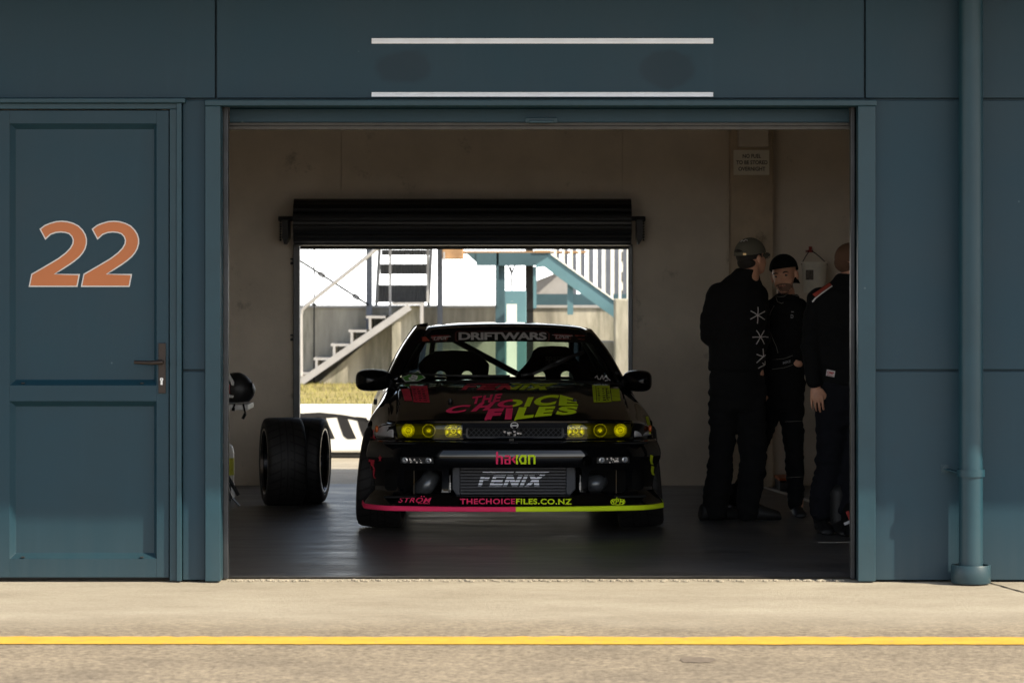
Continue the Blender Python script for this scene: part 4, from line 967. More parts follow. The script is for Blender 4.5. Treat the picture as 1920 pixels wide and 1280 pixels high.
# bumper
def bplan(x): x = abs(x); return -.885 + .115*(x/.7)**2.2 + 5.2*max(0, x-.70)**2
def bcurve(m=61, xm=.868):
    P_ = []
    for t in np.linspace(-1, 1, m): x = xm*math.sin(t*math.pi/2*.98)/math.sin(math.pi/2*.98); P_.append(Vector((x, bplan(x))))
    L_, R_ = P_[0], P_[-1]
    for k in range(1, 5): P_.insert(0, Vector((L_.x - .004*k, L_.y + .085*k))); P_.append(Vector((R_.x + .004*k, R_.y + .085*k)))
    return P_
BC = bcurve()
def boff(pts, d):
    out = []
    for i, p in enumerate(pts):
        t = (pts[min(i+1, len(pts)-1)] - pts[max(i-1, 0)]).normalized(); nrm = Vector((t.y, -t.x)); out.append(p + nrm*d)
    return out
BP = [(-.055,.572),(-.022,.569),(-.006,.560),(.000,.548),(.008,.530),(.015,.508),(.018,.485),(.016,.462),(.008,.440),(.000,.425),(-.008,.41),(-.018,.37),(-.032,.30),(-.030,.27),(-.012,.25),(.008,.225),(.024,.205),(.030,.192)]
def dropz(x, z):     # lip rises slightly to the corners
    return z - .003*(abs(x)/.87)**2 * max(0, min(1, (.30 - z)/.12))
bp = MB(); G = []
for (o_, z) in BP:
    sc = 1.0; G.append([(p.x, p.y, dropz(p.x, z)) for p in boff(BC, o_)])
# inner surface for a closed solid
GI = [[(p.x, p.y, dropz(p.x, z)) for p in boff(BC, o_ - .035)] for (o_, z) in BP[::-1]]
ring = G + GI
bp.grid(ring + [ring[0]])
for side in (0, -1): bp.add([row[side] for row in ring], [tuple(range(len(ring)))])
bmp = cobj('bumper', bp, M['carpaint'], smooth=True, weld=True)
cuts = [pr(rrect(-.395,.395,.250,.418,.02), -1.3, -.55)]
for s_ in (-1, 1):
    a, b = sorted((s_*.435, s_*.66)); cuts.append(pr(rrect(a, b, .262, .402, .022), -1.3, -.45))
    a, b = sorted((s_*.70, s_*.775)); cuts.append(pr(rrect(a, b, .275, .40, .02), -1.3, -.45))
    a, b = sorted((s_*.475, s_*.69)); cuts.append(pr(rrect(a, b, .437, .480, .018), -1.3, -.70))
cc = CP(1101,864,-.87); cuts.append(pr([(cc.x+.031*math.cos(2*math.pi*k/20), cc.z+.031*math.sin(2*math.pi*k/20)) for k in range(20)], -1.3, -.8))
cut(bmp, cuts); autosmooth(bmp, 34)
# front lip with the coloured edge
lp = MB(); LP = [(-.05,.191),(.031,.191),(.036,.187),(.037,.165),(.032,.161),(-.05,.161)]
RG = [[(p.x, p.y, dropz(p.x, z)) for p in boff(BC, o_)] for (o_, z) in LP]
lp.grid(RG + [RG[0]])
for side in (0, -1): lp.add([row[side] for row in RG], [tuple(range(len(RG)))])
lip = cobj('front_lip', lp, [M['pink'], M['lime']], smooth=False)
for p in lip.data.polygons:
    if sum(lip.data.vertices[i].co.x for i in p.vertices)/len(p.vertices) > 0.0: p.material_index = 1
# dark backing inside the nose
g = MB(); g.box(-.79,.79,-.46,-.44,.17,.56); g.box(-.415,-.405,-.80,-.46,.22,.45); g.box(.405,.415,-.80,-.46,.22,.45); g.box(-.79,.79,-.80,-.46,.555,.562)
g.box(-.78,.78,-.80,-.46,.236,.246)
cobj('radiator_panel', g, M['carbon'])
# intercooler
ic = MB(); yi = -.735
for k in range(10):
    z = .258 + k*.0185; ic.box(-.325,.305, yi, yi+.05, z-.0058, z+.0058)
ic.cur = 0
ico = cobj('intercooler', ic, M['core'], bevel=.0015)
g = MB(); g.box(-.325,.305,yi+.006,yi+.06,.250,.425); cobj('core_fins', g, mat('core_fin_black', (.006,.006,.007), .8), ico)
for s_, xa, xb in ((-1,-.325,-.375),(1,.305,.365)):
    g = MB(); g.prism([(xa,.246),(xa+(xb-xa)*.45,.246),(xb,.285),(xb,.39),(xa+(xb-xa)*.8,.43),(xa,.43)] if s_ > 0 else [(xa,.246),(xa,.43),(xa+(xb-xa)*.8,.43),(xb,.39),(xb,.285),(xa+(xb-xa)*.45,.246)], yi-.004, yi+.08)
    cobj('end_tank', g, M['tank'], ico, bevel=.006)
for s_ in (-1, 1):
    g = MB(); cx = s_*(.505 if s_ < 0 else .50)
    g.tube([(cx-s_*.02,-.50,.36),(cx-s_*.015,-.62,.355),(cx,-.70,.335),(cx+s_*.02,-.735,.31),(cx+s_*.055,-.71,.285),(cx+s_*.07,-.60,.26)] if s_ < 0 else [(cx-.09,-.60,.30),(cx-.05,-.68,.31),(cx,-.71,.315),(cx+.02,-.66,.32),(cx+.025,-.5,.33)], [.048,.052,.054,.054,.050,.045] if s_ < 0 else [.052,.055,.054,.04,.03], 20)
    cobj('intake_pipe', g, M['pipe'], smooth=True)
    g = MB()
    for k in range(5): g.lathe([(0,.001),(0,.010),(.005,.010),(.005,.001)], (s_*.388,-.80,.285+k*.009), 'z', 12)
    g.tube([(s_*.388,-.80,.27),(s_*.388,-.80,.37)], .004, 8); cobj('adjuster', g, M['steel'])
    g = MB(); g.box(s_*.60-.002, s_*.60+.002, -.82, -.70, .262, .40); cobj('duct_fin', g, M['carpaint'])
    # indicator strip
    g = MB(); a, b = s_*.485, s_*.682; Lx = np.linspace(a, b, 14); g.grid([[(x, bplan(x)+.018, z) for x in Lx] for z in (.440,.459,.477)])
    io = cobj('front_indicator', g, M['satin'], smooth=True)
    random.seed(5+s_)
    for cxx in (s_*.515, s_*.655):
        g = MB(); yy = bplan(cxx)+.006; g.lathe([(0,.001),(-.004,.010),(-.002,.0165),(.012,.018)], (cxx,yy,.459), 'y', 14); cobj('bulb', g, M['steel'], io)
    g = MB()
    for k in range(16):
        x = s_*random.uniform(.54,.63); yy = bplan(x)+.012; z = .459+random.uniform(-.013,.013); r_ = random.uniform(.002,.006); g.box(x-r_, x+r_*.6, yy-.004, yy+.002, z-r_, z+r_*.7)
    cobj('lens_facets', g, M['rimlip'], io)
    # headlamp
    hc_ = [ (.365,'r'), (.512,'c'), (.635,'c') ]
    g = MB(); xs = np.linspace(.316,.706,12); P = [[(s_*x, -.76+plan(x)+.045+(.03 if z in (.585,.672) else .06), z) for x in xs] for z in (.585,.60,.655,.672)]
    g.grid(P); hl_ = cobj('headlight', g, M['lampback'], solid=.004)
    for (cx, kd) in hc_:
        yy = -.76+plan(cx)+.02; g = MB(); c = (s_*cx, yy, .630)
        if kd == 'c':
            g.lathe([(.0,.038),(-.004,.036),(-.004,.033),(.006,.031),(.028,.020),(.034,.001)], c, 'y', 28)
        else:
            rows = []
            for (dy, sc) in ((0,1.0),(-.004,.96),(.004,.9),(.03,.55),(.036,.02)):
                rows.append([(c[0]+a*sc, c[1]+dy, c[2]+b*sc) for a, b in rrect(-.052,.052,-.038,.038,.025,5)])
            g.grid(rows, True)
        if kd == 'c':
            q_ = MB(); q_.lathe([(-.006,.0405),(-.009,.039),(-.006,.0365)], c, 'y', 28); cobj('lamp_ring', q_, M['chrome'], hl_, smooth=True)
        lo = cobj('reflector', g, M['chrome'] if kd == 'r' or (cx > .6) else mat('smoked_reflector', (.40,.40,.36), .3, metal=.8), hl_, smooth=True)
        g = MB(); rr_ = .019 if kd == 'r' else .013; g.lathe([(.004,rr_+.004),(-.006,rr_+.002),(-.006,rr_-.002),(.010,rr_-.004),(.012,.001)], c, 'y', 22); cobj('bulb', g, M['chrome'], hl_, smooth=True)
    g = MB(); xs = np.linspace(.305,.712,14); P = [[(s_*x, -.76+plan(x)-.006+(.010 if z > .66 else 0), z) for x in xs] for z in np.linspace(.578,.680,6)]
    g.grid(P); cobj('lamp_cover', g, M['yglass'], hl_, smooth=True)
    # corner lamp
    g = MB(); P = []
    for z in np.linspace(.588,.668,7):
        row = []
        for t in np.linspace(0,1,12):
            y_ = -.76; x = .722 + .115*t; x = min(x, .840 - max(0,(z-.62))*1.05 + .006*0); row.append((s_*x, -.76+plan(x)*fade(-.76)-.006, z))
        P.append(row)
    g.grid(P); cl = cobj('corner_lamp', g, M['cornerl'], smooth=True, solid=.004)
    g = MB(); g.ell((s_*.825,-.505,.632), (.012,.02,.022), n=8); cobj('amber_bulb', g, M['amber'], cl, smooth=True)
# grille
g = MB(); yg = -.752
for k in range(-3, 40):
    x = -.285 + k*.0148*1.0
    for q in (0, 1):
        a = Vector((x, yg, .594)); b = Vector((x+.052, yg, .646)); 
        if q: a, b = Vector((x+.052, yg, .594)), Vector((x, yg, .646))
        if k % 2 == 0 and min(a.x,b.x) > -.30 and max(a.x,b.x) < .30: g.bar(a, b, .0022, .003, (0,1,0))
gm = cobj('grille', g, M['tank'])
g = MB(); fr = rrect(-.292,.292,.588,.652,.018); fi = rrect(-.280,.280,.596,.645,.014); n_ = len(fr)
g.add([(a,yg-.012,b) for a, b in fr]+[(a,yg-.010,b) for a, b in fi]+[(a,yg+.02,b) for a, b in fi], [(i,(i+1)%n_,(i+1)%n_+n_,i+n_) for i in range(n_)]+[(i+n_,(i+1)%n_+n_,(i+1)%n_+2*n_,i+2*n_) for i in range(n_)]); cobj('grille_frame', g, M['satin'], gm)
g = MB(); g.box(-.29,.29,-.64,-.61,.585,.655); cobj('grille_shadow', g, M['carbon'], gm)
g = MB(); random.seed(3)
for k in range(9): x = random.uniform(-.06,.035); z = random.uniform(.603,.628); g.box(x-.007, x+.006, yg+.03, yg+.05, z-.006, z+.005)
cobj('horn_bracket', g, M['rimlip'], gm)
g = MB(); g.box(-.035,-.008,-.8,-.77,.5745,.585); cobj('bonnet_catch', g, M['rail'], gm)
# wiper
g = MB()
def onws(px, py, lift=.018):
    best = None
    for v in np.linspace(0,1,60):
        for u in np.linspace(-1,1,80):
            q = CM @ Vector(WSP(u,v)); d_ = q.y-CAM_Y; e = ((q.x*FPX/d_+960-px)**2 + (HOR-(q.z-EYE)*FPX/d_-py)**2)
            if best is None or e < best[0]: best = (e, Vector(WSP(u,v)))
    return best[1] + Vector((0,-lift*.6,lift))
a, b, c = onws(1000,706), onws(1050,686), onws(1094,664)
g.tube([a, b, c], [.009,.008,.005], 8); g.tube([onws(1004,700,.004), onws(1060,672,.006), onws(1092,666,.006)], .005, 6); g.bar(onws(1045,684), onws(1094,665), .006, .022)
g.tube([onws(975,708), onws(1000,706)], .012, 8)
wp = cobj('wiper', g, M['satin'], smooth=True); 
g = MB(); g.tube([onws(760,705), onws(840,709), onws(955,710)], [.006,.007,.009], 8); cobj('wiper', g, M['satin'], smooth=True)
# wheels
def wheel(rad, wid, cam_, steer, x, y, name='wheel', out=1):
    tr = MB(); h = wid/2; prof = []
    for (a, r_) in ((-h*.80,rad*.74),(-h*.98,rad*.80),(-h,rad*.90),(-h*.93,rad*.965),(-h*.80,rad*.992),(-h*.4,rad),(0,rad),(h*.4,rad),(h*.80,rad*.992),(h*.93,rad*.965),(h,rad*.90),(h*.98,rad*.80),(h*.80,rad*.74)): prof.append((a, r_))
    tr.lathe(prof, n=72)
    rm = MB(); rr_ = rad*.745; rm.lathe([(-h*.82,rr_),(-h*.86,rr_*.99),(-h*.80,rr_*.93),(-h*.3,rr_*.88),(h*.5,rr_*.86),(h*.74,rr_*.93),(h*.86,rr_*.99),(h*.82,rr_)], n=56)
    sp_ = MB(); yf_ = h*.45*out
    for k in range(10):
        a = 2*math.pi*k/10; d_ = Vector((0, math.cos(a), math.sin(a))); t_ = Vector((0, -math.sin(a), math.cos(a)))
        sp_.bar(Vector((yf_,0,0))+d_*.03, Vector((yf_*1.15,0,0))+d_*rr_*.90, .028, .022, (1,0,0))
    sp_.lathe([(yf_-.02,.001),(yf_-.02,.06),(yf_+.02,.055),(yf_+.02,.001)], n=24)
    return tr, rm, sp_
def put_wheel(x, y, rad, wid, steer, camber, out, parent):
    tr, rm, sp_ = wheel(rad, wid, camber, steer, x, y, out=out)
    Mx = Matrix.Translation((x, y, rad*math.cos(camber) + wid/2*abs(math.sin(camber)) - .012)) @ Matrix.Rotation(steer, 4, 'Z') @ Matrix.Rotation(camber, 4, 'Y')
    o = cobj('wheel', rm, M['rimlip'] if False else M['rim'], parent); autosmooth(o, 40); o.matrix_local = Mx
    t = cobj('tyre', tr, M['tyre'], o); t.matrix_local = Matrix.Identity(4); autosmooth(t, 50)
    s_ = cobj('spokes', sp_, M['rim'], o, bevel=.003); s_.matrix_local = Matrix.Identity(4)
# camber: top inwards
put_wheel(-.785, 0, .312, .275, R(-5), R(5), -1, CAR); put_wheel(.785, 0, .312, .275, R(-5), R(-5), 1, CAR)
put_wheel(-.765, 2.67, .312, .275, 0, R(1), -1, CAR); put_wheel(.765, 2.67, .312, .275, 0, R(-1), 1, CAR)

# decals on the car
bpy.context.view_layer.update()
pv = [CM @ Vector(q) for q in ((-.4,yi,.2),(.4,yi,.2),(.4,yi,.5),(-.4,yi,.5))]; th = bvh([hood]); tb_ = bvh([bmp]); tw = bvh([stripo]); tg = bvh([wso]); ti = BVHTree.FromPolygons(pv, [(0,1,2,3)]); tbo = bvh([bo, hood])
PL = [M['pink'], M['lime']]; PD = [M['dpink'], M['dlime']]
def fenix(d, q, m=0):
    def P_(pts): d.poly([tuple(v) for v in quadmap(pts, q)], m)
    P_([(.03,.86),(.47,.86),(.49,1),(.05,1)]); P_([(.50,.86),(.93,.86),(1,1),(.52,1)])
    P_([(0,0),(.055,0),(.085,.72),(.03,.72)]); P_([(.075,.42),(.145,.42),(.16,.62),(.085,.62)]); 
    P_([(.17,0),(.36,0),(.375,.20),(.235,.20),(.24,.32),(.355,.32),(.365,.5),(.25,.5),(.255,.6),(.375,.6),(.39,.76),(.21,.76)])
    P_([(.38,0),(.44,0),(.46,.42),(.52,0),(.60,0),(.63,.76),(.57,.76),(.55,.35),(.49,.76),(.41,.76)])
    P_([(.63,0),(.69,0),(.71,.76),(.655,.76)])
    P_([(.71,0),(.78,0),(.83,.28),(.86,0),(.94,0),(.885,.46),(.955,.80),(.88,.80),(.835,.58),(.80,.76),(.72,.76),(.785,.42)])
d = D2(); fenix(d, [(864,731),(1036,731),(1049,719.5),(868,719.5)]); decal('upper_logo', d, th, hood, PD, split=957, step=5)
d = D2(); d.text('THE', [(884,758),(938,753),(942,737.5),(886,744)], bold=.05, shear=.10, space=1.2)
d.text('C', [(835,776),(879,772),(884,758.5),(838,762)], bold=.045, shear=.25)
d.text('H', [(882,772),(923,768.5),(930,753),(893,756.5)], bold=.07, shear=.2)
d.text('O', [(931,765),(979,763),(981,748),(935,750)], bold=.05, shear=.15)
d.text('I', [(982,763),(997,762),(1001,744.5),(986,745.5)], bold=.06, shear=.1)
d.text('C', [(1000,761.5),(1046,759.5),(1049,739.5),(1003,743)], bold=.05, shear=.15)
d.text('E', [(1047,761),(1084,760.5),(1082,749),(1050,740)], bold=.06, shear=.0)
d.text('F', [(907,788.5),(938,788.5),(946,765),(912,767)], bold=.07, shear=.1)
d.text('I', [(946,788.5),(959,788.5),(962,765),(949,765)], bold=.06, shear=.0)
d.text('L', [(964,787.5),(1001,782.5),(1003,763),(968,764)], bold=.07, shear=.1)
d.text('E', [(1002,782),(1038,779),(1042,761.5),(1006,763)], bold=.07, shear=.1)
d.text('S', [(1041,778.5),(1083,777),(1083,761.5),(1045,761.5)], bold=.06, shear=.1)
decal('lettering', d, th, hood, PL, split=961.5, step=5)
def sticker(d, q, flip):
    def P_(pts): d.poly([tuple(v) for v in quadmap([(1-a, b) if flip else (a, b) for a, b in pts], q)])
    P_([(.36,0),(.98,0),(1,1),(.36,1)][:4]); P_([(.04,.06),(.33,.06),(.33,.82),(.02,.82)])
d = D2(); sticker(d, [(757,753),(807,755),(801,723),(750,724)], False); decal('side_sticker', d, th, hood, M['dpink'], step=5)
d = D2(); sticker(d, [(1112,755),(1166,753),(1161,724),(1110,722)], True); decal('side_sticker', d, th, hood, M['dlime'], step=5)
d = D2()
for q, x in (([(775,752),(803,754),(797,725),(770,726)],0),([(1119,753),(1147,752),(1144,725),(1117,724)],1)):
    random.seed(int(q[0][0]))
    for k in range(6):
        for j in range(3):
            p = quadmap([(.12+.30*j,.08+.15*k),(.12+.30*j+random.uniform(.08,.22),.08+.15*k)], q); d.stroke(p, random.uniform(1.2,2.4))
    d.stroke([q[0],q[3]], 1.2); d.stroke([(q[0][0]+32*(1 if x else -1)*(.6),q[0][1]-3),(q[3][0]+32*(1 if x else -1)*.6,q[3][1]+4)], 1.5)
decal('sticker_print', d, th, hood, M['carbon'], step=5, lift=.003)
d = D2(); d.ring((964.5,797), 7.6, 1.3, 24, ry=6.0); d.trect('-', 958,796,971,798.5)
decal('emblem', d, tbo, CAR, M['grey_let'], step=0)
# windscreen writing
bpy.context.view_layer.update()
d = D2()
d.poly([(853,624),(857,621),(1026,621),(1031,626),(1030,639),(1026,642),(858,642),(853,638)]); decal('banner_backing', d, tw, stripo, mat('banner_dark_red', (.10,.012,.012), .5), step=4, lift=.0015)
d = D2(); d.poly([(856,625),(859,622.6),(1024,622.6),(1028,627),(1028,637),(1024,640.4),(859,640.4),(856,637)]); decal('banner_backing', d, tw, stripo, M['carbon'], step=4, lift=.003)
d = D2(); d.trect('DRIFTWARS', 860, 624, 1025, 638.5, bold=.035, space=.92); decal('banner_lettering', d, tw, stripo, M['grey_let'], step=4, lift=.005)
d = D2(); d.poly([(785,633),(799,632),(806,640),(791,641)]); d.poly([(776,644),(781,640),(784,645)]); d.poly([(1078,629),(1098,630),(1095,638),(1077,636)]); d.poly([(1108,633),(1117,639),(1120,644),(1104,642)])
decal('strip_logo', d, tg, wso, M['redv'], step=6, lift=.004)
d = D2(); d.poly([(808,630),(843,629),(838,640),(812,641)]); d.poly([(1038,627),(1073,628),(1070,637),(1042,637)]); decal('strip_logo', d, tg, wso, mat('logo_red', (.30,.02,.02), .5), step=6, lift=.004)
d = D2(); d.text('LINK', [(813,639),(838,638),(845,631),(812,633)], bold=.02, shear=.3); d.text('LINK', [(1041,636),(1068,636),(1074,630),(1040,629)], bold=.02, shear=.3); d.stroke([(808,634),(846,632)], 1); d.stroke([(1035,629),(1074,631)], 1); decal('strip_logo', d, tg, wso, M['grey_let'], step=6, lift=.005)
d = D2(); d.poly([(753,708),(785,695),(798,709),(784,715),(760,716)]); decal('thumb_sticker', d, tg, wso, M['white'], step=6, lift=.003)
d = D2(); d.poly([(755,708),(784,697),(796,709),(783,714.3),(761,715)]); decal('thumb_sticker', d, tg, wso, M['greenv'], step=6, lift=.004)
d = D2(); d.poly([(771,708),(774,699),(778,699),(779,704),(784,706),(782,712),(775,715),(768,713),(766,709)]); decal('thumb_sticker', d, tg, wso, M['white'], step=6, lift=.005)
d = D2(); d.stroke([(770,710),(781,708)], .8); d.stroke([(770,712.5),(780,711)], .8); d.stroke([(774,706),(777,707)], .8); decal('thumb_sticker', d, tg, wso, M['carbon'], step=6, lift=.006)
d = D2(); d.stroke([(1115,709),(1119,705),(1121,711),(1125,712),(1129,704),(1131,712),(1135,706),(1144,714)], 1.4); d.stroke([(1126,716),(1140,713)], 2); decal('script_sticker', d, tg, wso, M['grey_let'], step=6, lift=.004)
st_ = bvh([s2]); d = D2(); d.trect('sparco', 1022, 668, 1065, 680, bold=.012); d.stroke([(1022,681),(1066,681)], .8); decal('lettering', d, st_, s2, M['darkgrey_let'], step=0, lift=.015)
# bumper writing
d = D2(); Y0, Y1 = 851.5, 869.5
def rr(x0, y0, x1, y1): d.rect(x0, y0, x1, y1)
rr(930,846.5,934,869.5); rr(934,854,940,857.5); rr(939,855,943,869.5)
d.poly([(946.5,853),(955,853),(957.5,855.5),(957.5,869.5),(954,869.5),(954,856.2),(946.5,856.2)]); d.poly([(946,860),(954,860),(954,862.2),(949.2,862.2),(949.2,867.2),(954,867.2),(954,869.5),(946,869.5)])
d.poly([(958.8,861),(966.5,852.5),(966.5,857.5),(963.5,861),(966.5,864.5),(966.5,869.5)])
d.poly([(967.5,852.5),(971.5,852.5),(971.5,856),(969.5,861),(971.5,866),(971.5,869.5),(967.5,869.5)])
d.poly([(972.5,861),(976.5,852.5),(987,852.5),(987,856),(979,856),(976.5,861)]); d.poly([(972.5,861),(976.5,861),(979,866.2),(987,866.2),(987,869.5),(976.5,869.5)]); rr(983.2,856,987,866.2)
rr(990,852.5,994,869.5); d.poly([(994,852.5),(1001.5,852.5),(1004,855),(1004,869.5),(1000.2,869.5),(1000.2,856),(994,856)])
decal('lettering', d, tb_, bmp, PL, split=967, step=5)
d = D2(); d.text('THECHOICE', [(862.5,945),(966,945),(966,934.5),(862.5,934.5)], bold=.03, space=1.1); d.text('FILES.CO.NZ', [(967.5,945),(1072,945.5),(1072,935),(967.5,934.5)], bold=.03, space=1.1); decal('web_address', d, tb_, bmp, PL, split=966.8, step=6)
d = D2(); d.text('STROM', [(747,942),(806,942),(809,933),(750,932.5)], bold=.012, shear=.1, space=1.1); d.rect(789,929.5,791.5,931.3); d.rect(794,929.5,796.5,931.3); d.text('WHEELS', [(783,944.5),(806,944.5),(807,942),(784,942)], bold=.01); decal('wheel_logo', d, tb_, bmp, M['pink'], step=6)
d = D2(); d.text('RPM', [(1145,944),(1170,944.5),(1171,936),(1147,935.5)], bold=.02, shear=.1, space=1.12); d.ring((1158,940.5), 14, .9, 26, ry=6.2); d.stroke([(1153,939),(1158,929.5)], 1.2); d.rect(1147,945,1168,946); decal('round_logo', d, tb_, bmp, M['lime'], step=6)
d = D2(); sx_, sy_ = 713, 859; pts = []
for k in range(10): r_ = 6.5 if k % 2 == 0 else 2.6; a = -math.pi/2 + k*math.pi/5; pts.append((sx_ + r_*.55*math.cos(a), sy_ + r_*1.1*math.sin(a)))
d.poly(pts); decal('star', d, tb_, bmp, M['dpink'], step=0)
bands = []
for k in range(10):
    p0 = CM @ Vector((0, yi, .258 + k*.0185 - .0056)); p1 = CM @ Vector((0, yi, .258 + k*.0185 + .0056)); dd = p0.y - CAM_Y
    bands.append((HOR - (p1.z-EYE)*FPX/dd, HOR - (p0.z-EYE)*FPX/dd))
d = D2(); fenix(d, [(896,911.5),(1019,911.5),(1031,884),(899,884)]); decal('stencilled_logo', d, ti, ico, M['silver_let'], step=0, bands=bands, lift=.001)
# fender script
d = D2()
for k, (a, b) in enumerate(((693,812),(692,868),(693,886))): d.poly([(a,b-8),(a+11,b-6),(a+9,b+5),(a+12,b+11),(a+2,b+9),(a-1,b+2)])
d.rect(688,806,706,812); decal('fender_script', d, bvh([bmp, bo]), bo, M['dpink'], step=5)
d = D2()
for (a, b) in ((1219,860),(1221,880),(1221,905)): d.poly([(a,b-8),(a+5,b-6),(a+4,b+5),(a+6,b+11),(a+1,b+9),(a-1,b+2)])
decal('fender_script', d, bvh([bmp, bo]), bo, M['dlime'], step=5)
d = D2(); d.rect(1216,807,1227,813); decal('fender_stripe', d, bvh([bmp, bo]), bo, M['dlime'], step=5)
d = D2(); d.poly([(1210,781),(1215,780),(1219,796),(1214,797)]); decal('fender_sticker', d, bvh([bmp, bo]), bo, M['dlime'], step=5)

# ------------------------------------------------------------ loose wheels
def loose(px0, px1, pt, pb, y, yaw, out, lab):
    s_ = FPX/(y-CAM_Y); rad = (pb-pt)/2/s_; wd = .262; cx = X((px0+px1)/2, y)
    root = empty('spare_wheel', (cx, y, 0), yaw, lab, 'wheel', 'spare wheels beside the car'); tr, rm, sp_ = wheel(rad, wd, 0, 0, 0, 0, out=out)
    for nm, mb, m in (('tyre', tr, M['tyre']), ('rim', rm, M['rim']), ('spokes', sp_, M['rim'])):
        o = obj(nm, mb, m, root, local=True); o.location = (0, 0, rad); autosmooth(o, 45)
    for sg in (-1, 1):
        g = MB(); g.lathe([(sg*wd/2*.86, rad*.742),(sg*wd/2*.97, rad*.755),(sg*wd/2*.97, rad*.71),(sg*wd/2*.84, rad*.69)], n=56)
        o = obj('rim_lip', g, M['rimlip'], root, local=True); o.location = (0,0,rad); autosmooth(o, 40)
loose(485, 575, 782, 946.5, 5.40, R(11), -1, 'nearer spare wheel with a wide directional tyre standing on its tread')
loose(548, 602, 781, 939.5, 5.68, R(-5.5), 1, 'farther spare wheel partly hidden behind the nearer one')

# ------------------------------------------------------------ people
def remesh(name, mb, vox, mats, parent, smooth_it=6, wrinkle=0, wscale=9, label=None, assign=None):
    me = bpy.data.meshes.new(name); me.from_pydata(mb.v, [], mb.f); me.update(); o = bpy.data.objects.new(name, me); COL.objects.link(o); fixn(o)
    q = o.modifiers.new('r', 'REMESH'); q.mode = 'VOXEL'; q.voxel_size = vox
    q = o.modifiers.new('s', 'SMOOTH'); q.iterations = smooth_it; q.factor = .6
    bake(o); me = o.data
    if wrinkle:
        no = [v.normal.copy() for v in me.vertices]
        for v, nn in zip(me.vertices, no):
            p = v.co; a = noise.noise(Vector((p.x*wscale, p.y*wscale, p.z*wscale*1.6))); b = abs(noise.noise(Vector((p.x*wscale*.7+5, p.y*wscale*.7, p.z*wscale*2.4))))
            v.co += nn * wrinkle * (a*.8 + (b-.25)*1.2)
    me.name = name
    for m in (mats if isinstance(mats, (list, tuple)) else [mats]): me.materials.append(m)
    XF[o.name] = mtx(parent)
    if parent: o.parent = parent; me.transform(mtx(parent).inverted())
    for p in me.polygons: p.use_smooth = True
    return o
def ringloft(mb, secs, yaw, n=24):     # secs: (centre, rx, ry)
    P = []; c, s = math.cos(yaw), math.sin(yaw)
    for (ct, rx, ry) in secs:
        row = []
        for k in range(n):
            a = 2*math.pi*k/n; x, y = rx*math.cos(a), ry*math.sin(a); row.append((ct[0]+x*c-y*s, ct[1]+x*s+y*c, ct[2]))
        P.append(row)
    mb.grid(P, True); mb.add(P[0], [tuple(range(n))]); mb.add(P[-1], [tuple(range(n))[::-1]])
def limb(mb, pts, rads):
    mb.tube(pts, rads, 16)
    for p, r in zip(pts, rads): mb.ell(p, (r, r, r), n=8)
def headrot(yaw, pitch=0, roll=0): return (Matrix.Rotation(yaw, 3, 'Z') @ Matrix.Rotation(roll, 3, 'Y') @ Matrix.Rotation(pitch, 3, 'X'))
def head(mb, c, rot, k=1.0):           # faces local -Y
    e = lambda p, r: mb.ell(Vector(c) + rot @ (Vector(p)*k), tuple(q*k for q in r), rot, 12)
    e((0,.022,.032), (.074,.093,.086)); e((0,-.018,-.005), (.066,.075,.078)); e((0,-.030,-.060), (.052,.058,.052)); e((0,-.058,-.088), (.026,.026,.020))
    e((-.034,-.045,-.040), (.026,.030,.030)); e((.034,-.045,-.040), (.026,.030,.030))
    e((0,-.078,.022), (.050,.017,.010)); e((0,-.098,-.022), (.0125,.019,.012)); e((0,-.092,.002), (.009,.012,.026))
    e((0,-.086,-.055), (.023,.010,.006)); e((0,-.084,-.064), (.020,.010,.006))
    for s in (-1, 1): e((s*.080,.012,-.010), (.010,.019,.032)); e((s*.016,-.090,-.024), (.008,.010,.007))
def eyes(c, rot, parent, k=1.0):
    for s in (-1, 1):
        g = MB(); g.ell(Vector(c) + rot @ Vector((s*.031*k,-.0795*k,.004*k)), (.0125*k,.006*k,.0065*k), rot, 8); o = obj('eye', g, mat('eye_white', (.22,.19,.17), .3), parent, smooth=True)
        g = MB(); g.ell(Vector(c) + rot @ Vector((s*.031*k,-.0835*k,.004*k)), (.0058*k,.004*k,.0058*k), rot, 8); obj('iris', g, M['dark'], o, smooth=True)
        g = MB(); P = [Vector(c) + rot @ (Vector((s*x, -.093+abs(x-.03)*.25, z))*k) for x, z in ((.012,.020),(.026,.026),(.040,.026),(.052,.018))]; g.tube(P, [.003,.0045,.004,.002], 6); obj('eyebrow', g, M['hair'], parent, smooth=True)
def scalp(mb, c, rot, k=1.0, low=.62, front=-.03, t=.006):   # a shell over the skull, cut at the hairline
    P = []
    for i in range(15):
        th = math.pi*low*i/14; row = []
        for q in range(32):
            a = 2*math.pi*q/32; v = Vector(((.074+t)*math.sin(th)*math.cos(a), .022+(.093+t)*math.sin(th)*math.sin(a), .032+(.086+t)*math.cos(th)))
            if v.y < front and v.z < .085: v.z = min(.09, .075 + .01); v.y = max(v.y, front-.035)
            row.append(Vector(c) + rot @ (v*k))
        P.append(row)
    mb.grid(P, True)
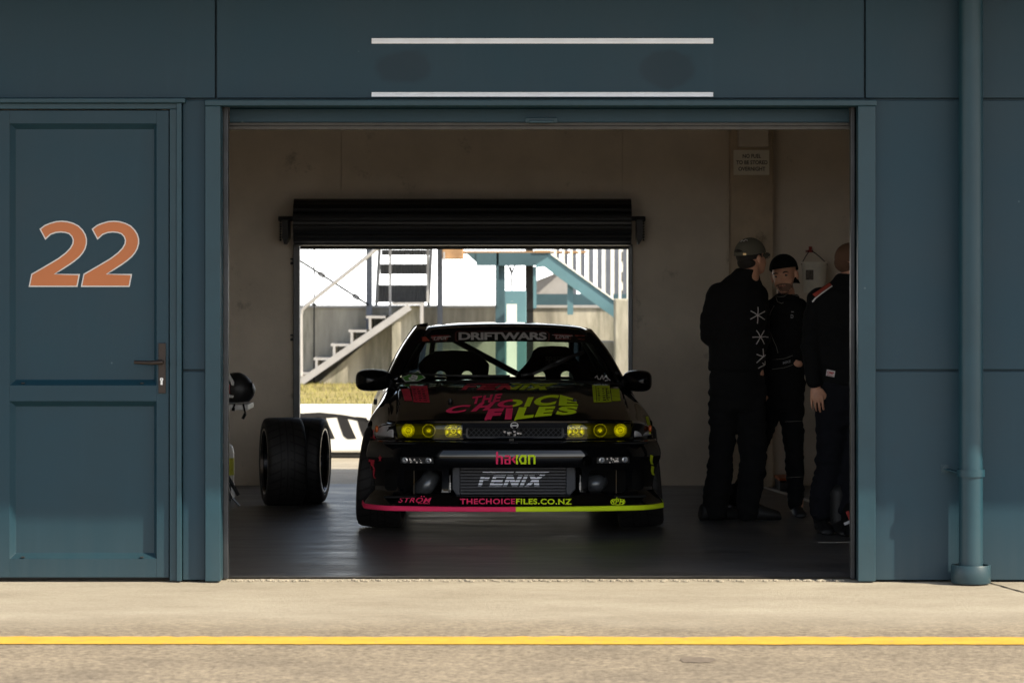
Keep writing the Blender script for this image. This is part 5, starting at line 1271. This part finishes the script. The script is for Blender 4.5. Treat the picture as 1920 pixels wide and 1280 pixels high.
def hand(mb, wr, d, side, palm_n, k=1.0):     # wr: wrist, d: direction, side: thumb side direction
    wr = Vector(wr); d = Vector(d).normalized(); side = Vector(side).normalized(); pn = Vector(palm_n).normalized(); rot = Matrix((side, pn, d)).transposed()
    mb.ell(wr + d*.050*k, (.040*k,.017*k,.052*k), rot, 10); mb.ell(wr + d*.005, (.027*k,.021*k,.03*k), rot, 8)
    for i, (o, L, r) in enumerate(((.0345,.070,.0085),(.0118,.079,.0088),(-.0118,.073,.0084),(-.034,.059,.0076))):
        b = wr + side*o*k + d*.088*k; m1 = b + d*L*.48*k + pn*.006*k; m2 = m1 + d*L*.30*k + pn*.018*k; m3 = m2 + d*L*.18*k + pn*.018*k; limb(mb, [b - d*.02*k, b, m1, m2, m3], [r*k, r*k, r*.95*k, r*.88*k, r*.75*k])
    b = wr + side*.030*k + d*.030*k; limb(mb, [b, b + side*.020*k + d*.028*k + pn*.01*k, b + side*.018*k + d*.060*k + pn*.022*k], [.013*k,.011*k,.009*k])
def shoe(mb, heel, toe, w=.05, h=.085):
    heel, toe = Vector(heel), Vector(toe); d = (toe-heel).normalized(); s = d.cross(Vector((0,0,1))); L = (toe-heel).length; P = []
    for t, ww, hh in ((0,.55,.55),(.04,.85,.85),(.2,.92,1.0),(.42,.88,.92),(.62,1.0,.72),(.82,1.0,.58),(.95,.85,.48),(1,.55,.32)):
        row = []; c = heel + d*L*t
        for k in range(16):
            a = 2*math.pi*k/16; z = math.sin(a); z = h*hh*(.5+.5*z) if z > 0 else h*hh*.5*(1+z) ; row.append(c + s*w*ww*math.cos(a)*(1 if math.sin(a) < .2 else 1-.25*math.sin(a)) + Vector((0,0,z + .0)))
        P.append(row)
    mb.grid(P, True); mb.add(P[0], [tuple(range(16))]); mb.add(P[-1], [tuple(range(16))])
def J(px, py, y): return W(px, py, y)

# --- man in the olive cap, seen from behind
y1 = 4.04; p1 = empty('person', (X(1385,y1), y1, 0), 0, 'person in an olive cap and black sweatshirt with white stars, seen from behind', 'person')
hc1 = J(1411, 484, y1+.03); r1 = headrot(R(128), R(-8)); sk = MB(); head(sk, hc1, r1, 1.0); limb(sk, [J(1404,522,y1), J(1408,500,y1+.02)], [.066,.058])
torso = [(J(1382,700,y1),.13,.095),(J(1383,640,y1),.135,.10),(J(1383,570,y1),.135,.095),(J(1390,545,y1+.01),.09,.07),(J(1399,525,y1+.01),.06,.055)]
ringloft(sk, torso, R(25)); la = [J(1340,548,y1-.03), J(1327,622,y1+.0), J(1350,655,y1+.22)]; ra = [J(1428,552,y1+.08), J(1432,632,y1+.13), J(1420,660,y1+.32)]
limb(sk, la, [.035,.035,.026]); limb(sk, ra, [.035,.035,.026]); hand(sk, la[-1], (.3,.9,-.1), (0,0,1), (1,0,0)); hand(sk, ra[-1], (-.3,.9,-.1), (0,0,1), (-1,0,0))
ll = [J(1357,700,y1), J(1352,820,y1), J(1346,960,y1)]; rl = [J(1408,700,y1+.03), J(1411,820,y1+.02), J(1410,955,y1)]
limb(sk, ll, [.085,.06,.045]); limb(sk, rl, [.085,.06,.045]); b1 = remesh('body', sk, .0065, M['skin'], p1)
sw = MB(); T2 = [(J(1381,696,y1+.01),.176,.135),(J(1381,688,y1+.01),.192,.150),(J(1382,640,y1+.01),.188,.150),(J(1384,590,y1+.01),.186,.150),(J(1385,556,y1+.01),.184,.140),(J(1387,538,y1+.01),.165,.120),(J(1392,522,y1+.01),.115,.092),(J(1399,510,y1+.01),.082,.078),(J(1402,503,y1+.01),.070,.068)]
ringloft(sw, T2, R(25)); limb(sw, [J(1347,552,y1-.03), J(1334,590,y1-.02), J(1329,626,y1+.0), J(1352,655,y1+.20)], [.075,.067,.062,.05]); limb(sw, [J(1420,552,y1+.06), J(1425,595,y1+.10), J(1428,635,y1+.11), J(1418,664,y1+.28)], [.07,.065,.062,.05])
swo = remesh('sweatshirt', sw, .011, M['cloth'], p1, 5, .011, 8)
trs = MB(); ringloft(trs, [(J(1382,770,y1+.01),.165,.11),(J(1382,740,y1+.01),.185,.13),(J(1382,688,y1+.01),.180,.13)], R(20))
limb(trs, [J(1357,730,y1), J(1355,800,y1), J(1352,860,y1-.01), J(1347,900,y1), J(1342,940,y1), J(1341,957,y1)], [.10,.087,.082,.088,.090,.080]); limb(trs, [J(1408,730,y1+.03), J(1410,800,y1+.03), J(1412,860,y1+.01), J(1408,910,y1), J(1402,950,y1), J(1402,960,y1)], [.10,.095,.088,.082,.078,.07])
remesh('trousers', trs, .011, M['cloth'], p1, 5, .014, 9)
for a, b in (((1312,y1-.02),(1388,y1+.10)), ((1386,y1+.0),(1464,y1+.03))):
    g = MB(); shoe(g, (X(a[0],a[1]), a[1], .0), (X(b[0],b[1]), b[1], .0), .056, .125); o = remesh('shoe', g, .008, M['shoe'], p1, 2)
hr = MB(); scalp(hr, hc1, r1, 1.0, t=.004); hr.ell(hc1 + r1 @ Vector((0,.055,-.02)), (.066,.055,.05), r1, 10); obj('hair', hr, M['hair'], p1, smooth=True)
cp = MB(); P = []
for i in range(13):
    th = math.pi*.5*i/12
    P.append([hc1 + r1 @ Vector(((.086)*math.sin(th)*math.cos(2*math.pi*q/36), .018+(.104)*math.sin(th)*math.sin(2*math.pi*q/36), .030+.098*math.cos(th)*(1) - (.02 if False else 0))) for q in range(36)])
cp.grid(P, True); capo = obj('cap', cp, M['olive'], p1, smooth=True, solid=.006)
g = MB(); P = []
for t in np.linspace(0,1,5): P.append([hc1 + r1 @ Vector((.07*math.sin(a)*(1-.25*t), -.075*math.cos(a)-.07*t*math.cos(a*.9), .034-.03*t - .012*math.cos(a)*0 - .018*(a/1.2)**2)) for a in np.linspace(-1.2,1.2,13)])
g.grid(P); obj('cap_brim', g, M['olive'], capo, smooth=True, solid=.004)
g = MB(); P = []
for t in np.linspace(0,1,7):
    P.append([hc1 + r1 @ Vector((.0885*math.sin(a)*1.0, .018+.1065*math.cos(a), .030 + .045*t*math.sqrt(max(0,1-(a/.62)**2)))) for a in np.linspace(-.62,.62,13)])
g.grid(P); obj('cap_opening', g, M['hair'], capo, smooth=True)
g = MB(); q = hc1 + r1 @ Vector((-.05, .107, .040)); g.box(q.x-.012, q.x+.010, q.y-.004, q.y+.004, q.z-.007, q.z+.007); obj('cap_buckle', g, mat('brass', (.6,.4,.2), .35, metal=1), capo, bevel=.002)
g = MB(); 
for s in (-1, 1):
    c = hc1 + r1 @ Vector((s*.034,-.100,.004)); n_ = 18; g.tube([c + r1 @ Vector((.021*math.cos(2*math.pi*k/n_), 0, .019*math.sin(2*math.pi*k/n_))) for k in range(n_+1)], .0016, 5); g.tube([hc1 + r1 @ Vector((s*.055,-.098,.008)), hc1 + r1 @ Vector((s*.078,-.02,.008)), hc1 + r1 @ Vector((s*.078,.02,.004))], .0016, 5)
obj('glasses', g, M['rail'], p1, smooth=True)
bpy.context.view_layer.update()
t1 = bvh([swo]); d = D2()
def star(cx, cy, r, a0, n=6, rs=None):
    for k in range(n):
        a = R(a0 + 360*k/n); q = (rs or [1]*n)[k % len(rs or [1])] if rs else 1; m_ = (cx + r*q*.5*math.cos(a)+.6, cy + r*q*.5*math.sin(a)-.5); d.stroke([(cx, cy), m_, (cx + r*q*math.cos(a), cy + r*q*math.sin(a))], 1.7)
star(1420, 591, 15.5, 32, 6); star(1425, 632, 15, 0, 6); d.stroke([(1430,653),(1431,668),(1418,680)], 1.8); d.stroke([(1418,664),(1431,669)], 1.8); d.stroke([(1431,669),(1435,665)], 1.5); d.stroke([(1421,690),(1434,683),(1440,681)], 1.6); d.stroke([(1434,677),(1433,690)], 1.5); d.stroke([(1429,680),(1437,688)], 1.5)
decal('white_stars', d, t1, swo, M['grey_let'], step=4, lift=.003)
cpt = bvh([capo]); d = D2(); d.stroke([(1389,454),(1392,450.5),(1395,453),(1398,449.5),(1402,451.5)], 1.5); decal('cap_lettering', d, cpt, capo, M['grey_let'], step=0)

# --- man facing us in a backwards black cap
y2 = 4.42; p2 = empty('person', (X(1475,y2), y2, 0), 0, 'person in a backwards black cap and black race suit, facing the camera', 'person')
hc2 = J(1470, 516, y2-.04); r2 = headrot(R(-18), R(6), R(-8)); sk = MB(); k2 = 1.04; head(sk, hc2, r2, k2); limb(sk, [J(1474,568,y2+.03), J(1473,545,y2)], [.062,.058])
ringloft(sk, [(J(1468,700,y2),.13,.095),(J(1471,640,y2),.13,.10),(J(1473,595,y2),.11,.085),(J(1474,570,y2+.01),.065,.055)], R(-10))
a2 = [J(1504,585,y2), J(1509,640,y2+.02), J(1500,684,y2-.06)]; a3 = [J(1440,580,y2), J(1430,640,y2+.02), J(1424,692,y2-.02)]
limb(sk, a2, [.033,.033,.024]); limb(sk, a3, [.033,.033,.024]); hand(sk, J(1499,682,y2-.09), (-.95,.05,-.1), (0,-.2,1), (0,.9,0), .85); hand(sk, a3[-1], (0,0,-1), (0,-1,0), (1,0,0), .9)
limb(sk, [J(1483,700,y2), J(1488,820,y2), J(1496,945,y2)], [.07,.05,.038]); limb(sk, [J(1455,700,y2), J(1424,830,y2), J(1380,942,y2+.05)], [.07,.05,.038])
b2 = remesh('body', sk, .006, M['skin'], p2, 4); eyes(hc2, r2, p2, k2)
su = MB(); ringloft(su, [(J(1468,770,y2),.10,.10),(J(1468,735,y2),.142,.115),(J(1470,690,y2),.138,.115),(J(1471,640,y2),.142,.12),(J(1473,595,y2),.155,.12),(J(1474,572,y2),.135,.10),(J(1474,558,y2),.09,.085),(J(1474,550,y2),.066,.066)], R(-10))
limb(su, [J(1498,578,y2), J(1508,615,y2+.02), J(1509,645,y2+.02), J(1501,682,y2-.05)], [.062,.055,.052,.038]); limb(su, [J(1446,578,y2), J(1438,615,y2+.02), J(1431,645,y2+.02), J(1424,688,y2-.01)], [.062,.055,.052,.038])
limb(su, [J(1484,730,y2), J(1486,800,y2), J(1489,850,y2-.01), J(1491,900,y2), J(1492,945,y2)], [.086,.072,.062,.060,.052]); limb(su, [J(1456,735,y2), J(1438,790,y2), J(1420,850,y2), J(1395,905,y2+.03), J(1378,938,y2+.05)], [.082,.066,.058,.054,.050])
suo = remesh('race_suit', su, .010, M['cloth2'], p2, 4, .011, 11)
g = MB(); shoe(g, (X(1493,y2+.03), y2+.05, 0), (X(1502,y2-.2), y2-.20, 0), .046, .075); limb(g, [(X(1493,y2+.02), y2+.02, .06), (X(1492,y2), y2, .17)], [.045,.05]); remesh('boot', g, .008, M['shoe'], p2, 2)
g = MB(); shoe(g, (X(1378,y2+.10), y2+.12, 0), (X(1368,y2-.1), y2-.13, 0), .046, .075); limb(g, [(X(1378,y2+.08), y2+.08, .06), (X(1378,y2+.06), y2+.06, .16)], [.045,.05]); remesh('boot', g, .008, M['shoe'], p2, 2)
cp = MB(); P = []
for i in range(13):
    th = math.pi*.5*i/12; row = []
    for q in range(36):
        a = 2*math.pi*q/36; v = Vector((.084*math.sin(th)*math.cos(a), .020+.104*math.sin(th)*math.sin(a), .038+.088*math.cos(th))); 
        if v.z < .06: v.z += .012*max(0, -math.sin(a)) - .040*max(0, math.sin(a))
        row.append(hc2 + r2 @ (v*k2))
    P.append(row)
cp.grid(P, True); c2 = obj('cap', cp, M['cloth2'], p2, smooth=True, solid=.006)
g = MB(); P = []
for t in np.linspace(0,1,4): P.append([hc2 + r2 @ (Vector((.065*math.sin(a), .10+.055*t, -.015-.05*t-.01*(a/1.1)**2))*k2) for a in np.linspace(-1.1,1.1,9)])
g.grid(P); obj('cap_brim', g, M['cloth2'], c2, smooth=True, solid=.004)
bd = MB(); P = []
for zz, rr_ in ((-.048,.058),(-.068,.057),(-.088,.046),(-.103,.030)): P.append([hc2 + r2 @ (Vector((rr_*math.sin(a), -.030-.066*math.cos(a)*(1 if zz > -.08 else .8), zz))*k2) for a in np.linspace(-1.35,1.35,17)])
bm_ = bvh([b2]); bdt = D2()
def p2d(v): dd = v.y-CAM_Y; return (960+v.x*FPX/dd, HOR-(v.z-EYE)*FPX/dd)
out_ = [p2d(hc2 + r2 @ (Vector(v)*k2)) for v in ((-.060,-.04,-.035),(-.052,-.075,-.052),(-.026,-.09,-.043),(0,-.095,-.040),(.026,-.09,-.043),(.052,-.075,-.052),(.060,-.04,-.035),(.052,-.06,-.088),(.026,-.08,-.110),(0,-.085,-.114),(-.026,-.08,-.110),(-.052,-.06,-.088))]
bdt.poly(out_); decal('beard', bdt, bm_, p2, mat('stubble', (.15,.082,.056), .85, bump=.4, bscale=300), step=3, lift=.0012)
bdt = D2(); bdt.stroke([p2d(hc2 + r2 @ (Vector(v)*k2)) for v in ((-.020,-.09,-.060),(0,-.096,-.0595),(.020,-.09,-.060))], 1.6); decal('lips', bdt, bm_, p2, mat('lip_colour', (.20,.06,.05), .5), step=3, lift=.0022)
bpy.context.view_layer.update(); tsu = bvh([suo]); d = D2()
d.stroke([(1448,540),(1452,552),(1460,557),(1470,556),(1478,551),(1482,546)], 1.0); d.stroke([(1455,556),(1458,566),(1466,569),(1469,567)], 1.0); d.stroke([(1452,573),(1446,584),(1442,596)], 1.2); d.stroke([(1484,552),(1498,556)], 1.1); d.stroke([(1432,550),(1438,551)], 1)
d.stroke([(1443,620),(1456,650),(1459,662)], .8); d.stroke([(1448,674),(1470,672),(1486,666)], .8); d.stroke([(1448,692),(1470,689),(1486,684)], .8); d.stroke([(1472,790),(1506,789)], .6); d.stroke([(1470,870),(1474,930)], .6); d.stroke([(1474,895),(1504,893)], .6)
decal('piping', d, tsu, suo, mat('dull_piping', (.16,.15,.13), .7), step=4, lift=.003)
d = D2(); d.text('MIKE', [(1468,682.5),(1482,679),(1482,674.5),(1468,678)], bold=.03); d.trect('D', 1482.5, 590, 1487.5, 597, bold=.03); d.rect(1483.5,583.5,1488,585.5); decal('name_patch', d, tsu, suo, mat('grey_print', (.22,.22,.23), .7), step=4, lift=.004)

# --- man at the right jamb
y3 = 3.05; p3 = empty('person', (X(1588,y3), y3, 0), 0, 'person with short ginger hair in a black race suit with red and white shoulder stripes', 'person')
hc3 = J(1601, 495, y3+.02); r3 = headrot(R(98), R(8)); sk = MB(); head(sk, hc3, r3, 1.05); limb(sk, [J(1594,545,y3+.02), J(1597,515,y3+.03)], [.076,.07])
ringloft(sk, [(J(1590,720,y3),.17,.14),(J(1590,640,y3),.18,.15),(J(1592,580,y3),.15,.11),(J(1594,550,y3),.08,.07)], R(10))
a5 = [J(1534,580,y3-.01), J(1521,650,y3-.06), J(1529,718,y3-.10)]; limb(sk, a5, [.038,.036,.030]); hand(sk, J(1530,722,y3-.10), (.05,-.05,-1), (.98,-.15,0), (.2,.9,0), .98)
limb(sk, [J(1655,575,y3+.05), J(1668,650,y3+.02), J(1650,700,y3-.15)], [.055,.045,.032]); hand(sk, J(1650,703,y3-.16), (0,-.4,-1), (-1,0,0), (0,-1,0))
limb(sk, [J(1562,720,y3), J(1557,850,y3), J(1543,955,y3+.02)], [.08,.05,.032]); limb(sk, [J(1612,720,y3), J(1608,850,y3), J(1588,950,y3-.05)], [.08,.05,.032])
b3 = remesh('body', sk, .0038, M['skin'], p3, 3)
su = MB(); ringloft(su, [(J(1590,722,y3),.185,.155),(J(1590,680,y3),.198,.165),(J(1590,630,y3),.205,.17),(J(1590,580,y3),.215,.16),(J(1591,554,y3),.205,.14),(J(1592,538,y3),.16,.115),(J(1594,524,y3),.105,.095),(J(1595,512,y3+.01),.085,.082)], R(8))
limb(su, [J(1536,562,y3-.01), J(1526,606,y3-.03), J(1522,652,y3-.05), J(1524,690,y3-.07), J(1527,716,y3-.09)], [.078,.070,.064,.056,.046]); limb(su, [J(1650,572,y3+.03), J(1660,612,y3+.02), J(1664,652,y3+.02), J(1650,700,y3-.10)], [.078,.07,.064,.05])
so3 = remesh('suit_jacket', su, .011, M['cloth2'], p3, 4, .012, 8)
tr_ = MB(); ringloft(tr_, [(J(1588,800,y3),.17,.12),(J(1588,760,y3),.19,.15),(J(1590,706,y3),.19,.16)], 0)
limb(tr_, [J(1562,750,y3), J(1560,820,y3), J(1556,880,y3-.01), J(1545,930,y3), J(1542,952,y3)], [.115,.098,.085,.090,.082]); limb(tr_, [J(1612,750,y3), J(1610,820,y3), J(1600,890,y3-.03), J(1588,950,y3-.06)], [.115,.10,.09,.08])
remesh('suit_trousers', tr_, .011, M['navy'], p3, 4, .014, 9)
for (hx, hy_, tx, ty) in ((1540,y3+.08,1552,y3-.2),(1572,y3-.02,1588,y3-.30)):
    g = MB(); shoe(g, (X(hx,hy_), hy_, 0), (X(tx,ty), ty, 0), .055, .085); limb(g, [(X(hx,hy_), hy_-.04, .08), (X(hx,hy_), hy_-.04, .24)], [.055,.062]); bt_ = remesh('boot', g, .008, M['shoe'], p3, 2)
    g = MB(); q = p2 = None
hr = MB(); scalp(hr, hc3, r3, 1.05, low=.59, t=.003, front=-.05); hr.ell(hc3 + r3 @ Vector((0,.050,.0)), (.070,.072,.062), r3, 10); obj('hair', hr, M['ginger'], p3, smooth=True)
bpy.context.view_layer.update(); t3 = bvh([so3]); d = D2(); d.poly([(1524,552),(1556,531),(1560,535),(1529,557)]); decal('shoulder_stripe', d, t3, so3, mat('stripe_red', (.35,.05,.03), .6), step=4, lift=.004)
d = D2(); d.stroke([(1524,566),(1530,559),(1561,537)], 2.4); decal('shoulder_stripe', d, t3, so3, M['grey_let'], step=4, lift=.006)
d = D2(); d.poly([(1551,692),(1566.5,695.5),(1564.5,707),(1549,704)]); decal('cloth_label', d, t3, so3, M['grey_let'], step=4, lift=.003)
d = D2(); d.text('OMP', [(1551.5,699.5),(1564,702),(1564.8,697.5),(1552.5,694.5)], bold=.04); d.text('SPORT', [(1551,704),(1563.5,706.3),(1563.8,703.5),(1551.5,701.2)], bold=.02); decal('cloth_label', d, t3, so3, mat('label_red', (.4,.02,.02), .5), step=0, lift=.006)
tb3 = bvh([b3]); d = D2(); d.poly([p2d(hc3 + r3 @ (Vector(v)*1.05)) for v in ((-.066,-.005,-.02),(-.066,-.045,-.03),(-.06,-.06,-.06),(-.03,-.09,-.09),(-.03,-.06,-.115),(-.05,-.02,-.09),(-.064,.0,-.05))]); decal('beard', d, tb3, p3, M['ginger'], step=3, lift=.0015)
# bag at the jamb
yk = 2.75; g = MB(); g.box(X(1578,yk), X(1660,yk), yk-.15, yk+.2, .005, Z(945,yk)); g.v = [(v[0] + (.03 if v[2] > .1 else 0), v[1], v[2]) for v in g.v]
kb = obj('kit_bag', g, M['cloth2'], None, bevel=.04); tag(kb, 'black kit bag with red and grey trim half hidden by the right jamb', 'bag')
g = MB(); g.bar(W(1588,958,yk-.165), W(1601,985,yk-.165), .02, .008, (0,1,0)); obj('red_trim', g, M['redp'], kb)
g = MB(); g.bar(W(1583,982,yk-.17), W(1606,972,yk-.17), .016, .008, (0,1,0)); obj('grey_trim', g, M['grey_let'], kb)
